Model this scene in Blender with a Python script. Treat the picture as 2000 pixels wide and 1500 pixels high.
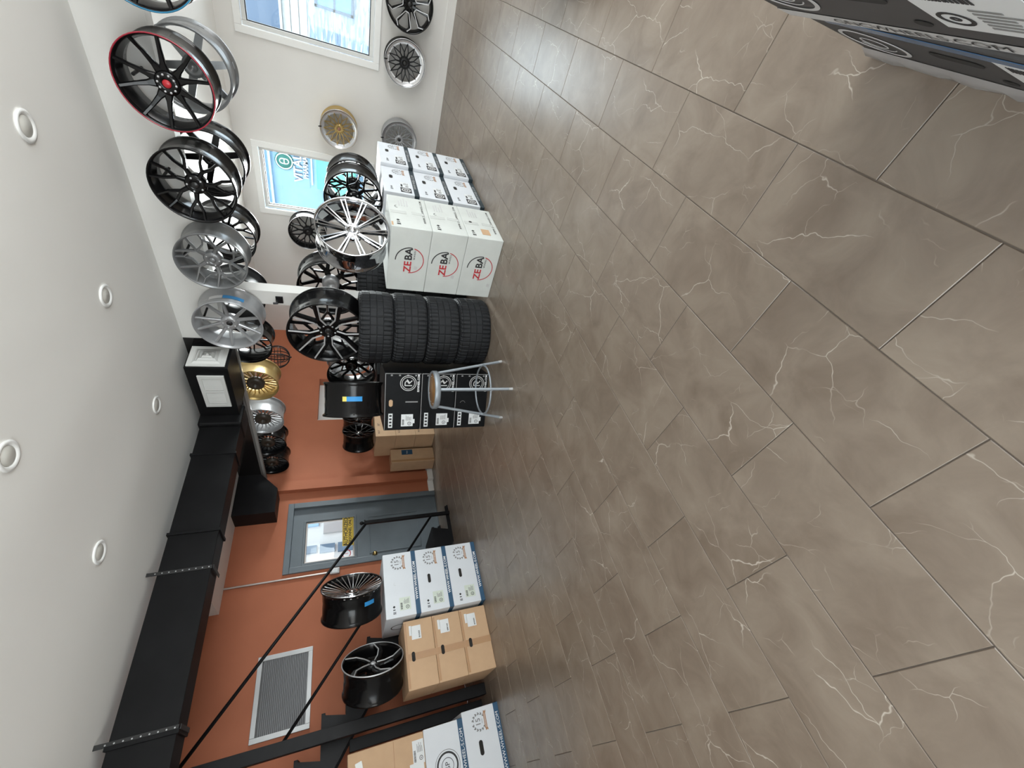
import bpy, bmesh, math, random
from mathutils import Matrix, Vector
random.seed(7)
PI = math.pi
for o in list(bpy.data.objects): bpy.data.objects.remove(o)
scene = bpy.context.scene
COL = scene.collection

# ------------------------------------------------------------------ camera
FPX = 796.33; CAMH = 1.2856
RIGHT = Vector((0.72108962, -0.69283963, 0.00173420))
DOWN = Vector((-0.26298587, -0.27602289, -0.92447271))
FWD = Vector((0.64099002, 0.66617160, -0.38124427))
cd = bpy.data.cameras.new('camera'); cam = bpy.data.objects.new('camera', cd); COL.objects.link(cam)
cd.sensor_fit = 'HORIZONTAL'; cd.sensor_width = 36.0; cd.lens = FPX / 2000 * 36.0
cd.clip_start = 0.05; cd.clip_end = 200
m = Matrix.Identity(4)                      # the phone was held sideways: image right = world down
for i, v in enumerate((DOWN, RIGHT, -FWD)):
    for j in range(3): m[j][i] = v[j]
m.translation = (0, 0, CAMH); cam.matrix_world = m
scene.camera = cam

# ------------------------------------------------------------------ world, large lights, exposure
w = bpy.data.worlds.new('overcast_sky'); scene.world = w; w.use_nodes = True
bg = w.node_tree.nodes['Background']; bg.inputs[0].default_value = (0.90, 0.955, 1.0, 1); bg.inputs[1].default_value = 1.75
def area(name, loc, rot, sx, sy, power, col=(1, 1, 1)):
    l = bpy.data.lights.new(name, 'AREA'); l.shape = 'RECTANGLE'; l.size = sx; l.size_y = sy; l.energy = power; l.color = col
    o = bpy.data.objects.new(name, l); COL.objects.link(o); o.location = loc; o.rotation_euler = rot; return o
# daylight through the storefront glazing behind the camera (wall_front) and the side glazing (wall_left)
area('daylight_storefront', (1.25, -2.5, 1.35), (PI / 2 + 0.5, 0, 0), 4.9, 2.1, 62, (1.0, 0.975, 0.94))
area('daylight_storefront_far', (5.7, -2.5, 1.35), (PI / 2 + 0.5, 0, 0), 1.4, 2.1, 21, (1.0, 0.975, 0.94))
area('daylight_side_window', (-2.1, 0.9, 1.4), (PI / 2 + 0.5, 0, -PI / 2), 2.6, 1.8, 24, (1.0, 0.98, 0.95))
area('daylight_window_one', (6.93, 0.66, 1.66), (PI / 2, 0, PI / 2), 0.85, 1.4, 9, (0.90, 0.96, 1.0))
area('daylight_window_two', (6.93, 2.86, 1.66), (PI / 2, 0, PI / 2), 0.85, 1.4, 125, (1.0, 0.985, 0.96))
scene.view_settings.view_transform = 'Standard'; scene.view_settings.look = 'None'
scene.view_settings.exposure = 1.2; scene.view_settings.gamma = 1.0; scene.view_settings.use_curve_mapping = False

# ------------------------------------------------------------------ materials
MATS = {}
def mat(name, col, rough=0.6, metal=0.0, spec=0.5, noise=0.0, nscale=20.0, bump=0.0, bscale=60.0, coat=0.0, emit=None):
    if name in MATS: return MATS[name]
    M = bpy.data.materials.new(name); M.use_nodes = True; nt = M.node_tree; b = nt.nodes['Principled BSDF']
    b.inputs['Base Color'].default_value = (*col, 1); b.inputs['Roughness'].default_value = rough
    b.inputs['Metallic'].default_value = metal; b.inputs['Specular IOR Level'].default_value = spec
    b.inputs['Coat Weight'].default_value = coat; b.inputs['Coat Roughness'].default_value = 0.08
    if noise > 0 or bump > 0:
        tc = nt.nodes.new('ShaderNodeTexCoord')
    if noise > 0:
        n = nt.nodes.new('ShaderNodeTexNoise'); n.inputs['Scale'].default_value = nscale; n.inputs['Detail'].default_value = 5
        r = nt.nodes.new('ShaderNodeValToRGB')
        r.color_ramp.elements[0].position = 0.3; r.color_ramp.elements[1].position = 0.7
        r.color_ramp.elements[0].color = (*[c * (1 - noise) for c in col], 1)
        r.color_ramp.elements[1].color = (*[min(1, c * (1 + noise)) for c in col], 1)
        nt.links.new(tc.outputs['Object'], n.inputs['Vector']); nt.links.new(n.outputs['Fac'], r.inputs['Fac'])
        nt.links.new(r.outputs['Color'], b.inputs['Base Color'])
    if bump > 0:
        n2 = nt.nodes.new('ShaderNodeTexNoise'); n2.inputs['Scale'].default_value = bscale; n2.inputs['Detail'].default_value = 4
        bp = nt.nodes.new('ShaderNodeBump'); bp.inputs['Strength'].default_value = bump; bp.inputs['Distance'].default_value = 0.01
        nt.links.new(tc.outputs['Object'], n2.inputs['Vector']); nt.links.new(n2.outputs['Fac'], bp.inputs['Height'])
        nt.links.new(bp.outputs['Normal'], b.inputs['Normal'])
    MATS[name] = M; return M
def srgb(r, g, b):
    f = lambda c: (c / 255 / 12.92) if c / 255 <= 0.04045 else ((c / 255 + 0.055) / 1.055) ** 2.4
    return (f(r), f(g), f(b))
mat('white_wall', (0.74, 0.725, 0.695), 0.55, noise=0.015, nscale=3, bump=0.02, bscale=90)
mat('white_ceiling', (0.85, 0.835, 0.80), 0.7, noise=0.012, nscale=2)
mat('orange_wall', (0.43, 0.148, 0.078), 0.6, spec=0.2, noise=0.04, nscale=3, bump=0.03, bscale=80)
mat('white_trim', (0.83, 0.83, 0.81), 0.35)
mat('grout', (0.12, 0.10, 0.085), 0.9)
mat('black_duct', (0.007, 0.007, 0.0075), 0.5, spec=0.12, noise=0.2, nscale=6)
mat('black_steel', (0.009, 0.009, 0.010), 0.5, spec=0.2, noise=0.15, nscale=12)
mat('black_beam', (0.012, 0.011, 0.011), 0.16, coat=0.4)
mat('beam_lit_edge', (0.40, 0.39, 0.37), 0.3)
mat('hub_bronze', (0.05, 0.04, 0.03), 0.4)
mat('gloss_black', (0.0045, 0.0045, 0.005), 0.18, spec=0.30, coat=0.05)
mat('satin_black', (0.009, 0.009, 0.010), 0.35, spec=0.25)
mat('chrome', (0.52, 0.53, 0.55), 0.07, metal=1.0)
mat('silver_paint', (0.40, 0.405, 0.415), 0.3, metal=0.5)
mat('grey_paint', (0.215, 0.22, 0.225), 0.30, metal=0.5)
mat('gold_paint', (0.46, 0.32, 0.12), 0.3, metal=0.55)
mat('machined', (0.55, 0.55, 0.56), 0.35, metal=0.4)
mat('polished_lip', (0.66, 0.66, 0.67), 0.22, metal=0.6)
mat('lip_red', (0.30, 0.012, 0.03), 0.25, coat=0.5)
mat('lip_blue', (0.01, 0.16, 0.30), 0.25, coat=0.5)
mat('cap_red', (0.45, 0.02, 0.03), 0.3)
mat('cap_white', (0.75, 0.75, 0.75), 0.3)
mat('cap_black', (0.02, 0.02, 0.02), 0.25)
mat('cap_copper', (0.28, 0.12, 0.08), 0.3)
mat('sticker_blue', (0.03, 0.27, 0.62), 0.4)
mat('sticker_yellow', (0.75, 0.65, 0.15), 0.4)
mat('sticker_white', (0.7, 0.7, 0.7), 0.4)
mat('rubber', (0.012, 0.013, 0.015), 0.6, spec=0.3, noise=0.2, nscale=30, bump=0.1, bscale=220)
mat('box_white', (0.68, 0.71, 0.75), 0.6, noise=0.02, nscale=5, bump=0.03, bscale=50)
mat('box_offwhite', (0.60, 0.625, 0.60), 0.6, noise=0.05, nscale=6, bump=0.05, bscale=30)
mat('box_brown', (0.54, 0.355, 0.212), 0.7, noise=0.05, nscale=9, bump=0.04, bscale=90)
mat('box_black', (0.007, 0.0075, 0.0085), 0.45, spec=0.10, noise=0.2, nscale=8, bump=0.05, bscale=30)
mat('box_grey', (0.075, 0.073, 0.074), 0.6, spec=0.2, noise=0.08, nscale=8)
mat('navy', (0.018, 0.075, 0.15), 0.5)
mat('slate', (0.02, 0.035, 0.045), 0.5)
mat('print_black', (0.02, 0.02, 0.022), 0.6)
mat('print_grey', (0.22, 0.22, 0.22), 0.6)
mat('print_light', (0.55, 0.55, 0.55), 0.6)
mat('print_white', (0.78, 0.79, 0.80), 0.6)
mat('print_red', (0.50, 0.03, 0.04), 0.6)
mat('print_bronze', (0.40, 0.22, 0.12), 0.6)
mat('label_white', (0.72, 0.74, 0.75), 0.5)
mat('label_green', (0.62, 0.68, 0.60), 0.5)
mat('hole_dark', (0.02, 0.018, 0.016), 0.9)
mat('tape_brown', (0.42, 0.24, 0.12), 0.2)
mat('tape_clear', (0.60, 0.62, 0.60), 0.18)
mat('tape_blue', (0.06, 0.14, 0.27), 0.25)
mat('plastic_wrap', (0.36, 0.35, 0.35), 0.12, spec=0.7)
mat('stool_wood', (0.33, 0.17, 0.06), 0.4, noise=0.25, nscale=14)
mat('stool_metal', (0.27, 0.30, 0.33), 0.35, metal=0.35)
mat('brass', (0.62, 0.45, 0.18), 0.25, metal=1.0)
mat('door_grey', (0.14, 0.165, 0.185), 0.38, noise=0.06, nscale=6)
mat('sign_yellow', (0.72, 0.50, 0.05), 0.4)
mat('vent_metal', (0.45, 0.45, 0.45), 0.4, metal=0.4)
mat('vent_white', (0.66, 0.66, 0.64), 0.45)
mat('vent_dark', (0.10, 0.10, 0.10), 0.7)
mat('vent_slat', (0.30, 0.30, 0.31), 0.45, metal=0.3)
mat('conduit', (0.55, 0.50, 0.47), 0.35, metal=0.5)
mat('lens_off', (0.70, 0.69, 0.64), 0.4)
mat('strap_steel', (0.03, 0.03, 0.03), 0.45, spec=0.2)
mat('facade_blue', srgb(150, 186, 215), 0.7, noise=0.05, nscale=2)
mat('facade_cornice', srgb(200, 222, 236), 0.7)
mat('facade_green', srgb(105, 190, 172), 0.6)
mat('sign_green', srgb(60, 125, 115), 0.6)
mat('sign_white', (0.9, 0.9, 0.9), 0.6)
mat('siding', (0.62, 0.65, 0.65), 0.7)
mat('house_glass', srgb(120, 165, 195), 0.15)
mat('house_glass_dark', srgb(95, 115, 140), 0.15)
mat('house_trim_grey', srgb(95, 115, 135), 0.6)
mat('brick_red', srgb(190, 100, 85), 0.8)
mat('asphalt', (0.18, 0.19, 0.20), 0.9)
mat('niche_light', (0.75, 0.74, 0.72), 0.5)

def stone_mat():
    M = bpy.data.materials.new('ledge_stone'); M.use_nodes = True; nt = M.node_tree; b = nt.nodes['Principled BSDF']; b.inputs['Roughness'].default_value = 0.85
    tc = nt.nodes.new('ShaderNodeTexCoord'); mp = nt.nodes.new('ShaderNodeMapping'); mp.inputs['Scale'].default_value = (3, 2.2, 14)
    v = nt.nodes.new('ShaderNodeTexVoronoi'); v.inputs['Scale'].default_value = 2.0
    r = nt.nodes.new('ShaderNodeValToRGB')
    r.color_ramp.elements[0].color = (*srgb(120, 138, 165), 1); r.color_ramp.elements[1].color = (*srgb(225, 232, 240), 1)
    r.color_ramp.elements.new(0.5).color = (*srgb(165, 185, 208), 1)
    nt.links.new(tc.outputs['Object'], mp.inputs['Vector']); nt.links.new(mp.outputs['Vector'], v.inputs['Vector'])
    nt.links.new(v.outputs['Color'], r.inputs['Fac']); nt.links.new(r.outputs['Color'], b.inputs['Base Color'])
    bp = nt.nodes.new('ShaderNodeBump'); bp.inputs['Strength'].default_value = 0.6
    nt.links.new(v.outputs['Distance'], bp.inputs['Height']); nt.links.new(bp.outputs['Normal'], b.inputs['Normal'])
    MATS['ledge_stone'] = M
stone_mat()

def tile_mat():
    # brown-grey marble-look porcelain: soft clouds, per-tile shift, thin broken pale veins
    M = bpy.data.materials.new('marble_tile'); M.use_nodes = True; nt = M.node_tree; L = nt.links; N = nt.nodes
    b = N['Principled BSDF']; b.inputs['Roughness'].default_value = 0.33; b.inputs['Specular IOR Level'].default_value = 0.7
    tc = N.new('ShaderNodeTexCoord'); oi = N.new('ShaderNodeObjectInfo')
    comb = N.new('ShaderNodeCombineXYZ')
    mul = N.new('ShaderNodeMath'); mul.operation = 'MULTIPLY'; mul.inputs[1].default_value = 37.0
    L.new(oi.outputs['Random'], mul.inputs[0]); L.new(mul.outputs[0], comb.inputs[0]); L.new(mul.outputs[0], comb.inputs[1]); L.new(mul.outputs[0], comb.inputs[2])
    add = N.new('ShaderNodeVectorMath'); add.operation = 'ADD'; L.new(tc.outputs['Object'], add.inputs[0]); L.new(comb.outputs[0], add.inputs[1])
    n1 = N.new('ShaderNodeTexNoise'); n1.inputs['Scale'].default_value = 5.5; n1.inputs['Detail'].default_value = 6; n1.inputs['Roughness'].default_value = 0.6; n1.inputs['Distortion'].default_value = 0.6
    L.new(add.outputs[0], n1.inputs['Vector'])
    r1 = N.new('ShaderNodeValToRGB'); r1.color_ramp.elements[0].position = 0.3; r1.color_ramp.elements[1].position = 0.72
    r1.color_ramp.elements[0].color = (0.160, 0.121, 0.090, 1); r1.color_ramp.elements[1].color = (0.255, 0.208, 0.165, 1)
    L.new(n1.outputs['Fac'], r1.inputs['Fac'])
    # veins: edges of a warped cell pattern, broken up by a second noise
    nd = N.new('ShaderNodeTexNoise'); nd.inputs['Scale'].default_value = 9.0; nd.inputs['Detail'].default_value = 3
    L.new(add.outputs[0], nd.inputs['Vector'])
    sc = N.new('ShaderNodeVectorMath'); sc.operation = 'SCALE'; sc.inputs['Scale'].default_value = 0.10; L.new(nd.outputs['Color'], sc.inputs[0])
    ad2 = N.new('ShaderNodeVectorMath'); ad2.operation = 'ADD'; L.new(add.outputs[0], ad2.inputs[0]); L.new(sc.outputs[0], ad2.inputs[1])
    mp = N.new('ShaderNodeMapping'); mp.inputs['Scale'].default_value = (1.0, 2.0, 1.0); mp.inputs['Rotation'].default_value = (0, 0, 0.5)
    L.new(ad2.outputs[0], mp.inputs['Vector'])
    vo = N.new('ShaderNodeTexVoronoi'); vo.voronoi_dimensions = '2D'; vo.feature = 'DISTANCE_TO_EDGE'; vo.inputs['Scale'].default_value = 2.9; L.new(mp.outputs['Vector'], vo.inputs['Vector'])
    r2 = N.new('ShaderNodeValToRGB'); r2.color_ramp.elements[0].position = 0.0; r2.color_ramp.elements[1].position = 0.008
    r2.color_ramp.elements[0].color = (1, 1, 1, 1); r2.color_ramp.elements[1].color = (0, 0, 0, 1)
    L.new(vo.outputs['Distance'], r2.inputs['Fac'])
    n3 = N.new('ShaderNodeTexNoise'); n3.inputs['Scale'].default_value = 4.2; n3.inputs['Detail'].default_value = 2
    off = N.new('ShaderNodeVectorMath'); off.operation = 'ADD'; off.inputs[1].default_value = (9.1, 3.3, 5.7); L.new(add.outputs[0], off.inputs[0]); L.new(off.outputs[0], n3.inputs['Vector'])
    r3 = N.new('ShaderNodeValToRGB'); r3.color_ramp.elements[0].position = 0.46; r3.color_ramp.elements[1].position = 0.60
    L.new(n3.outputs['Fac'], r3.inputs['Fac'])
    mm = N.new('ShaderNodeMath'); mm.operation = 'MULTIPLY'; L.new(r2.outputs['Color'], mm.inputs[0]); L.new(r3.outputs['Color'], mm.inputs[1])
    # a second, finer family of hairlines
    mp2 = N.new('ShaderNodeMapping'); mp2.inputs['Scale'].default_value = (1.6, 1.0, 1.0); mp2.inputs['Rotation'].default_value = (0, 0, -0.6); mp2.inputs['Location'].default_value = (4.3, 1.7, 0)
    L.new(ad2.outputs[0], mp2.inputs['Vector'])
    vo2 = N.new('ShaderNodeTexVoronoi'); vo2.voronoi_dimensions = '2D'; vo2.feature = 'DISTANCE_TO_EDGE'; vo2.inputs['Scale'].default_value = 5.0; L.new(mp2.outputs['Vector'], vo2.inputs['Vector'])
    r4 = N.new('ShaderNodeValToRGB'); r4.color_ramp.elements[0].color = (0.75, 0.75, 0.75, 1); r4.color_ramp.elements[1].color = (0, 0, 0, 1); r4.color_ramp.elements[1].position = 0.009
    L.new(vo2.outputs['Distance'], r4.inputs['Fac'])
    n4 = N.new('ShaderNodeTexNoise'); n4.inputs['Scale'].default_value = 6.5; n4.inputs['Detail'].default_value = 2; L.new(add.outputs[0], n4.inputs['Vector'])
    r5 = N.new('ShaderNodeValToRGB'); r5.color_ramp.elements[0].position = 0.55; r5.color_ramp.elements[1].position = 0.66; L.new(n4.outputs['Fac'], r5.inputs['Fac'])
    m2 = N.new('ShaderNodeMath'); m2.operation = 'MULTIPLY'; L.new(r4.outputs['Color'], m2.inputs[0]); L.new(r5.outputs['Color'], m2.inputs[1])
    mm1 = mm; mm = N.new('ShaderNodeMath'); mm.operation = 'MAXIMUM'; L.new(mm1.outputs[0], mm.inputs[0]); L.new(m2.outputs[0], mm.inputs[1])
    mx = N.new('ShaderNodeMix'); mx.data_type = 'RGBA'; L.new(mm.outputs[0], mx.inputs['Factor']); L.new(r1.outputs['Color'], mx.inputs['A'])
    mx.inputs['B'].default_value = (0.50, 0.45, 0.39, 1)
    L.new(mx.outputs['Result'], b.inputs['Base Color'])
    MATS['marble_tile'] = M
tile_mat()

def glass_mat():
    M = bpy.data.materials.new('clear_glass'); M.use_nodes = True; nt = M.node_tree; N = nt.nodes; L = nt.links
    N.remove(N['Principled BSDF']); out = N['Material Output']
    t = N.new('ShaderNodeBsdfTransparent'); t.inputs[0].default_value = (0.93, 0.97, 0.98, 1)
    g = N.new('ShaderNodeBsdfGlossy'); g.inputs['Roughness'].default_value = 0.02
    fr = N.new('ShaderNodeFresnel'); fr.inputs['IOR'].default_value = 1.45
    mx = N.new('ShaderNodeMixShader'); L.new(fr.outputs[0], mx.inputs[0]); L.new(t.outputs[0], mx.inputs[1]); L.new(g.outputs[0], mx.inputs[2])
    L.new(mx.outputs[0], out.inputs['Surface']); MATS['clear_glass'] = M
glass_mat()

# ------------------------------------------------------------------ mesh helpers
class MB:
    def __init__(s): s.v = []; s.f = []; s.sm = []
    def add(s, vs, fs, smooth=False):
        o = len(s.v); s.v += [tuple(p) for p in vs]; s.f += [tuple(i + o for i in f) for f in fs]; s.sm += [smooth] * len(fs); return s
    def box(s, x0, x1, y0, y1, z0, z1):
        v = [(x, y, z) for x in (x0, x1) for y in (y0, y1) for z in (z0, z1)]
        return s.add(v, [(0, 1, 3, 2), (4, 6, 7, 5), (0, 4, 5, 1), (2, 3, 7, 6), (0, 2, 6, 4), (1, 5, 7, 3)])
    def bbox(s, x0, x1, y0, y1, z0, z1, b=0.006):
        # box with chamfered edges
        bm = bmesh.new(); bmesh.ops.create_cube(bm, size=1)
        for q in bm.verts: q.co = ((x0 + x1) / 2 + q.co.x * (x1 - x0), (y0 + y1) / 2 + q.co.y * (y1 - y0), (z0 + z1) / 2 + q.co.z * (z1 - z0))
        bmesh.ops.bevel(bm, geom=bm.edges[:], offset=b, segments=2, affect='EDGES', profile=0.5)
        bm.verts.ensure_lookup_table(); bm.verts.index_update()
        s.add([q.co[:] for q in bm.verts], [[q.index for q in f.verts] for f in bm.faces]); bm.free(); return s
    def tube(s, p, q, r, n=10, r2=None, caps=True):
        p = Vector(p); q = Vector(q); d = (q - p).normalized(); r2 = r if r2 is None else r2
        a = d.orthogonal().normalized(); b = d.cross(a)
        v = []
        for i in range(n):
            t = 2 * PI * i / n; e = a * math.cos(t) + b * math.sin(t); v += [p + e * r, q + e * r2]
        s.add(v, [(2 * i, 2 * ((i + 1) % n), 2 * ((i + 1) % n) + 1, 2 * i + 1) for i in range(n)], True)
        if caps: s.add(v, [tuple(2 * i for i in range(n))[::-1], tuple(2 * i + 1 for i in range(n))])
        return s
    def path(s, pts, r, n=8, closed=False):
        P = [Vector(p) for p in pts]; k = len(P); v = []; up = None
        for i in range(k):
            d = (P[(i + 1) % k] - P[i - 1]) if closed else (P[min(i + 1, k - 1)] - P[max(i - 1, 0)])
            d.normalize()
            a = d.orthogonal().normalized() if up is None else (up - d * up.dot(d)).normalized()
            up = a; b = d.cross(a)
            for j in range(n):
                t = 2 * PI * j / n; v.append(P[i] + (a * math.cos(t) + b * math.sin(t)) * r)
        f = []
        for i in range(k if closed else k - 1):
            for j in range(n):
                f.append((i * n + j, i * n + (j + 1) % n, ((i + 1) % k) * n + (j + 1) % n, ((i + 1) % k) * n + j))
        if not closed: f += [tuple(range(n))[::-1], tuple((k - 1) * n + j for j in range(n))]
        return s.add(v, f, True)
    def lathe(s, prof, n=48, closed=False, rf=None, smooth=True):
        # profile of (r, z), axis = local Z
        k = len(prof); v = []
        for i in range(n):
            t = 2 * PI * i / n
            for j, (r, z) in enumerate(prof):
                rr = r if rf is None else rf(r, z, j, i); v.append((rr * math.cos(t), rr * math.sin(t), z))
        f = []
        for i in range(n):
            for j in range(k if closed else k - 1):
                a = i * k + j; b = i * k + (j + 1) % k; c = ((i + 1) % n) * k + (j + 1) % k; d = ((i + 1) % n) * k + j
                f.append((a, d, c, b))
        return s.add(v, f, smooth)
    def disc(s, cx, cy, z, r, n=24, z1=None):
        v = [(cx + r * math.cos(2 * PI * i / n), cy + r * math.sin(2 * PI * i / n), z) for i in range(n)]
        s.add(v, [tuple(range(n))])
        return s
    def ring(s, cx, cy, z0, z1, r0, r1, a0=0, a1=360, n=40):
        full = abs(a1 - a0) >= 360; m = n if full else n + 1; v = []
        for i in range(m):
            t = math.radians(a0 + (a1 - a0) * i / n); c, q = math.cos(t), math.sin(t)
            v += [(cx + r0 * c, cy + r0 * q, z0), (cx + r1 * c, cy + r1 * q, z0), (cx + r1 * c, cy + r1 * q, z1), (cx + r0 * c, cy + r0 * q, z1)]
        f = []
        for i in range(n):
            a = 4 * i; b = 4 * ((i + 1) % m)
            for j in range(4): f.append((a + j, a + (j + 1) % 4, b + (j + 1) % 4, b + j))
        return s.add(v, f)
    def prism(s, poly, z0, z1):
        k = len(poly); v = [(x, y, z0) for x, y in poly] + [(x, y, z1) for x, y in poly]
        return s.add(v, [tuple(range(k))[::-1], tuple(range(k, 2 * k))] + [(i, (i + 1) % k, k + (i + 1) % k, k + i) for i in range(k)])
    def mesh(s, name):
        me = bpy.data.meshes.new(name); me.from_pydata(s.v, [], s.f); me.validate(); me.update()
        if len(me.polygons) == len(s.sm): me.polygons.foreach_set('use_smooth', s.sm)
        bm = bmesh.new(); bm.from_mesh(me); bmesh.ops.recalc_face_normals(bm, faces=bm.faces[:]); bm.to_mesh(me); bm.free()
        return me
    def build(s, name, material, parent=None, loc=None, rot=None):
        return put(name, s.mesh(name), material, parent, loc, rot)
def put(name, me, material, parent=None, loc=None, rot=None):
    if material:
        if not me.materials: me.materials.append(MATS[material])
        o = bpy.data.objects.new(name, me); COL.objects.link(o)
        if me.materials[0] != MATS[material]:
            o.material_slots[0].link = 'OBJECT'; o.material_slots[0].material = MATS[material]
    else:
        o = bpy.data.objects.new(name, me); COL.objects.link(o)
    o.parent = parent
    if loc is not None: o.location = loc
    if rot is not None: o.rotation_euler = rot
    return o
def thing(name, label, cat, loc=(0, 0, 0), rz=0.0, group=None):
    o = bpy.data.objects.new(name, None); COL.objects.link(o); o.empty_display_size = 0.1
    o.location = loc; o.rotation_euler = (0, 0, rz); return tag(o, label, cat, group)
def tag(o, label, cat, group=None):
    o['label'] = label; o['category'] = cat
    if group: o['group'] = group
    return o
def struct(o, label=None):
    o['kind'] = 'structure'
    if label: o['label'] = label
    return o
def sempty(name, label):
    o = bpy.data.objects.new(name, None); COL.objects.link(o); return struct(o, label)
TXT = {}
def text_mesh(txt, size=1.0, align='CENTER', bold=0.0):
    key = (txt, align, bold)
    if key not in TXT:
        c = bpy.data.curves.new('lettering', 'FONT'); c.body = txt; c.size = 1.0; c.align_x = align; c.align_y = 'CENTER'; c.extrude = 0.0; c.offset = bold; c.resolution_u = 3
        o = bpy.data.objects.new('lettering', c); COL.objects.link(o); bpy.context.view_layer.update()
        me = bpy.data.meshes.new_from_object(o.evaluated_get(bpy.context.evaluated_depsgraph_get()))
        bpy.data.objects.remove(o); me.materials.clear(); TXT[key] = me
    return TXT[key]

# ------------------------------------------------------------------ the setting
XW, YB, ZC = 6.85, 5.65, 2.65          # window wall, orange wall, ceiling
XL, YF = -2.2, -2.6                    # walls behind the camera
# floor slab (grout) + individual tiles in half bond
fl = struct(MB().box(XL, XW, YF, YB, -0.10, -0.0025).build('floor', 'grout'), 'brown grey marble look tile floor')
TL, TW, GAP = 0.61, 0.3022, 0.0028
def tile_mesh(x0, x1, y0, y1):
    mb = MB(); c = 0.0015
    z0, z1 = -0.008, 0.0
    v = [(x0, y0, z0), (x1, y0, z0), (x1, y1, z0), (x0, y1, z0), (x0, y0, z1 - c), (x1, y0, z1 - c), (x1, y1, z1 - c), (x0, y1, z1 - c),
         (x0 + c, y0 + c, z1), (x1 - c, y0 + c, z1), (x1 - c, y1 - c, z1), (x0 + c, y1 - c, z1)]
    mb.add(v, [(0, 1, 5, 4), (1, 2, 6, 5), (2, 3, 7, 6), (3, 0, 4, 7), (4, 5, 9, 8), (5, 6, 10, 9), (6, 7, 11, 10), (7, 4, 8, 11), (8, 9, 10, 11)])
    return mb
FULL = tile_mesh(-TL / 2 + GAP / 2, TL / 2 - GAP / 2, -TW / 2 + GAP / 2, TW / 2 - GAP / 2).mesh('tile')
def in_view(p):
    q = Vector(p) - Vector((0, 0, CAMH)); z = q.dot(FWD)
    if z < 0.2: return False
    x = 1000 + FPX * q.dot(DOWN) / z; y = 750 - FPX * q.dot(RIGHT) / z
    return -30 < x < 2030 and -30 < y < 1530
rest = MB(); ntile = 0
for k in range(-12, 22):
    ya, yb = 0.0795 + (k - 1) * TW, 0.0795 + k * TW
    if yb <= YF or ya >= YB: continue
    ph = 0.2066 if k % 2 == 0 else 0.493
    for n in range(-8, 16):
        xa = ph + n * TL; xb = xa + TL
        if xb <= XL or xa >= XW: continue
        cx0, cx1, cy0, cy1 = max(xa, XL), min(xb, XW), max(ya, YF), min(yb, YB)
        if cx1 - cx0 < 0.02 or cy1 - cy0 < 0.02: continue
        vis = any(in_view((x, y, 0)) for x in (cx0, (cx0 + cx1) / 2, cx1) for y in (cy0, (cy0 + cy1) / 2, cy1))
        whole = (cx0, cx1, cy0, cy1) == (xa, xb, ya, yb)
        if vis and ntile < 300:
            if whole: put('tile', FULL, 'marble_tile', fl, ((xa + xb) / 2, (ya + yb) / 2, 0))
            else:
                mx, my = (cx0 + cx1) / 2, (cy0 + cy1) / 2
                tile_mesh(cx0 - mx + GAP / 2, cx1 - mx - GAP / 2, cy0 - my + GAP / 2, cy1 - my - GAP / 2).build('tile', 'marble_tile', fl, (mx, my, 0))
            ntile += 1
        else:
            t = tile_mesh(cx0 + GAP / 2, cx1 - GAP / 2, cy0 + GAP / 2, cy1 - GAP / 2); rest.add(t.v, t.f)
ro = rest.build('tiles_beyond', 'marble_tile', fl); ro['kind'] = 'stuff'

# ceiling: main field, strip behind the beam, lower ceiling by the orange wall with the stair opening beyond
struct(MB().box(XL, 3.60, YF, 4.02, ZC, ZC + 0.12).box(3.60, XW, YF, YB, ZC, ZC + 0.12).build('ceiling', 'white_ceiling'), 'white painted ceiling')
struct(MB().box(1.90, 3.60, 4.02, YB, 2.555, 2.95).build('ceiling_lower', 'white_ceiling'), 'lower white ceiling over the staircase side')
struct(MB().box(XL, 1.90, 3.95, 4.02, ZC + .12, 4.6).box(1.90, 2.02, 4.02, YB, 2.95, 4.6).box(XL, 2.02, 3.90, YB, 4.6, 4.7).build('wall_stairwell', 'white_wall'), 'stairwell walls above the ceiling opening')
# window wall with two openings
W1 = (0.15, 1.20, 0.87, 2.46); W2 = (2.35, 3.36, 0.87, 2.46); DD = 0.16
ww = MB()
for (ya, yb) in ((YF, W1[0]), (W1[1], W2[0]), (W2[1], YB)): ww.box(XW, XW + DD, ya, yb, 0, ZC)
for (ya, yb, za, zb) in (W1, W2): ww.box(XW, XW + DD, ya, yb, 0, za).box(XW, XW + DD, ya, yb, zb, ZC)
struct(ww.build('wall_right', 'white_wall'), 'white wall with two windows and wheels hung on it')
# orange wall with door and niche openings
DX0, DX1, DZ = 2.235, 3.135, 1.955; NX0, NX1, NZ0, NZ1 = 4.62, 5.55, 0.95, 1.68
ow = MB().box(XL, DX0, YB, YB + 0.16, 0, 4.6).box(DX0, DX1, YB, YB + 0.16, DZ, 4.6).box(DX1, NX0, YB, YB + 0.16, 0, ZC).box(NX0, NX1, YB, YB + 0.16, 0, NZ0).box(NX0, NX1, YB, YB + 0.16, NZ1, ZC).box(NX1, XW + DD, YB, YB + 0.16, 0, ZC)
struct(ow.build('wall_back', 'orange_wall'), 'terracotta orange painted wall with grey door')
nb = MB().box(NX0, NX1, YB + 0.16, YB + 0.18, NZ0, NZ1).box(NX0, NX1, YB + 0.04, YB + 0.16, NZ0 - 0.0, NZ0 + 0.02).box(NX0, NX0 + 0.025, YB + 0.02, YB + 0.16, NZ0 + 0.02, NZ1)
struct(nb.build('window_3', 'niche_light'), 'pale recessed niche in the orange wall')
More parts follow.
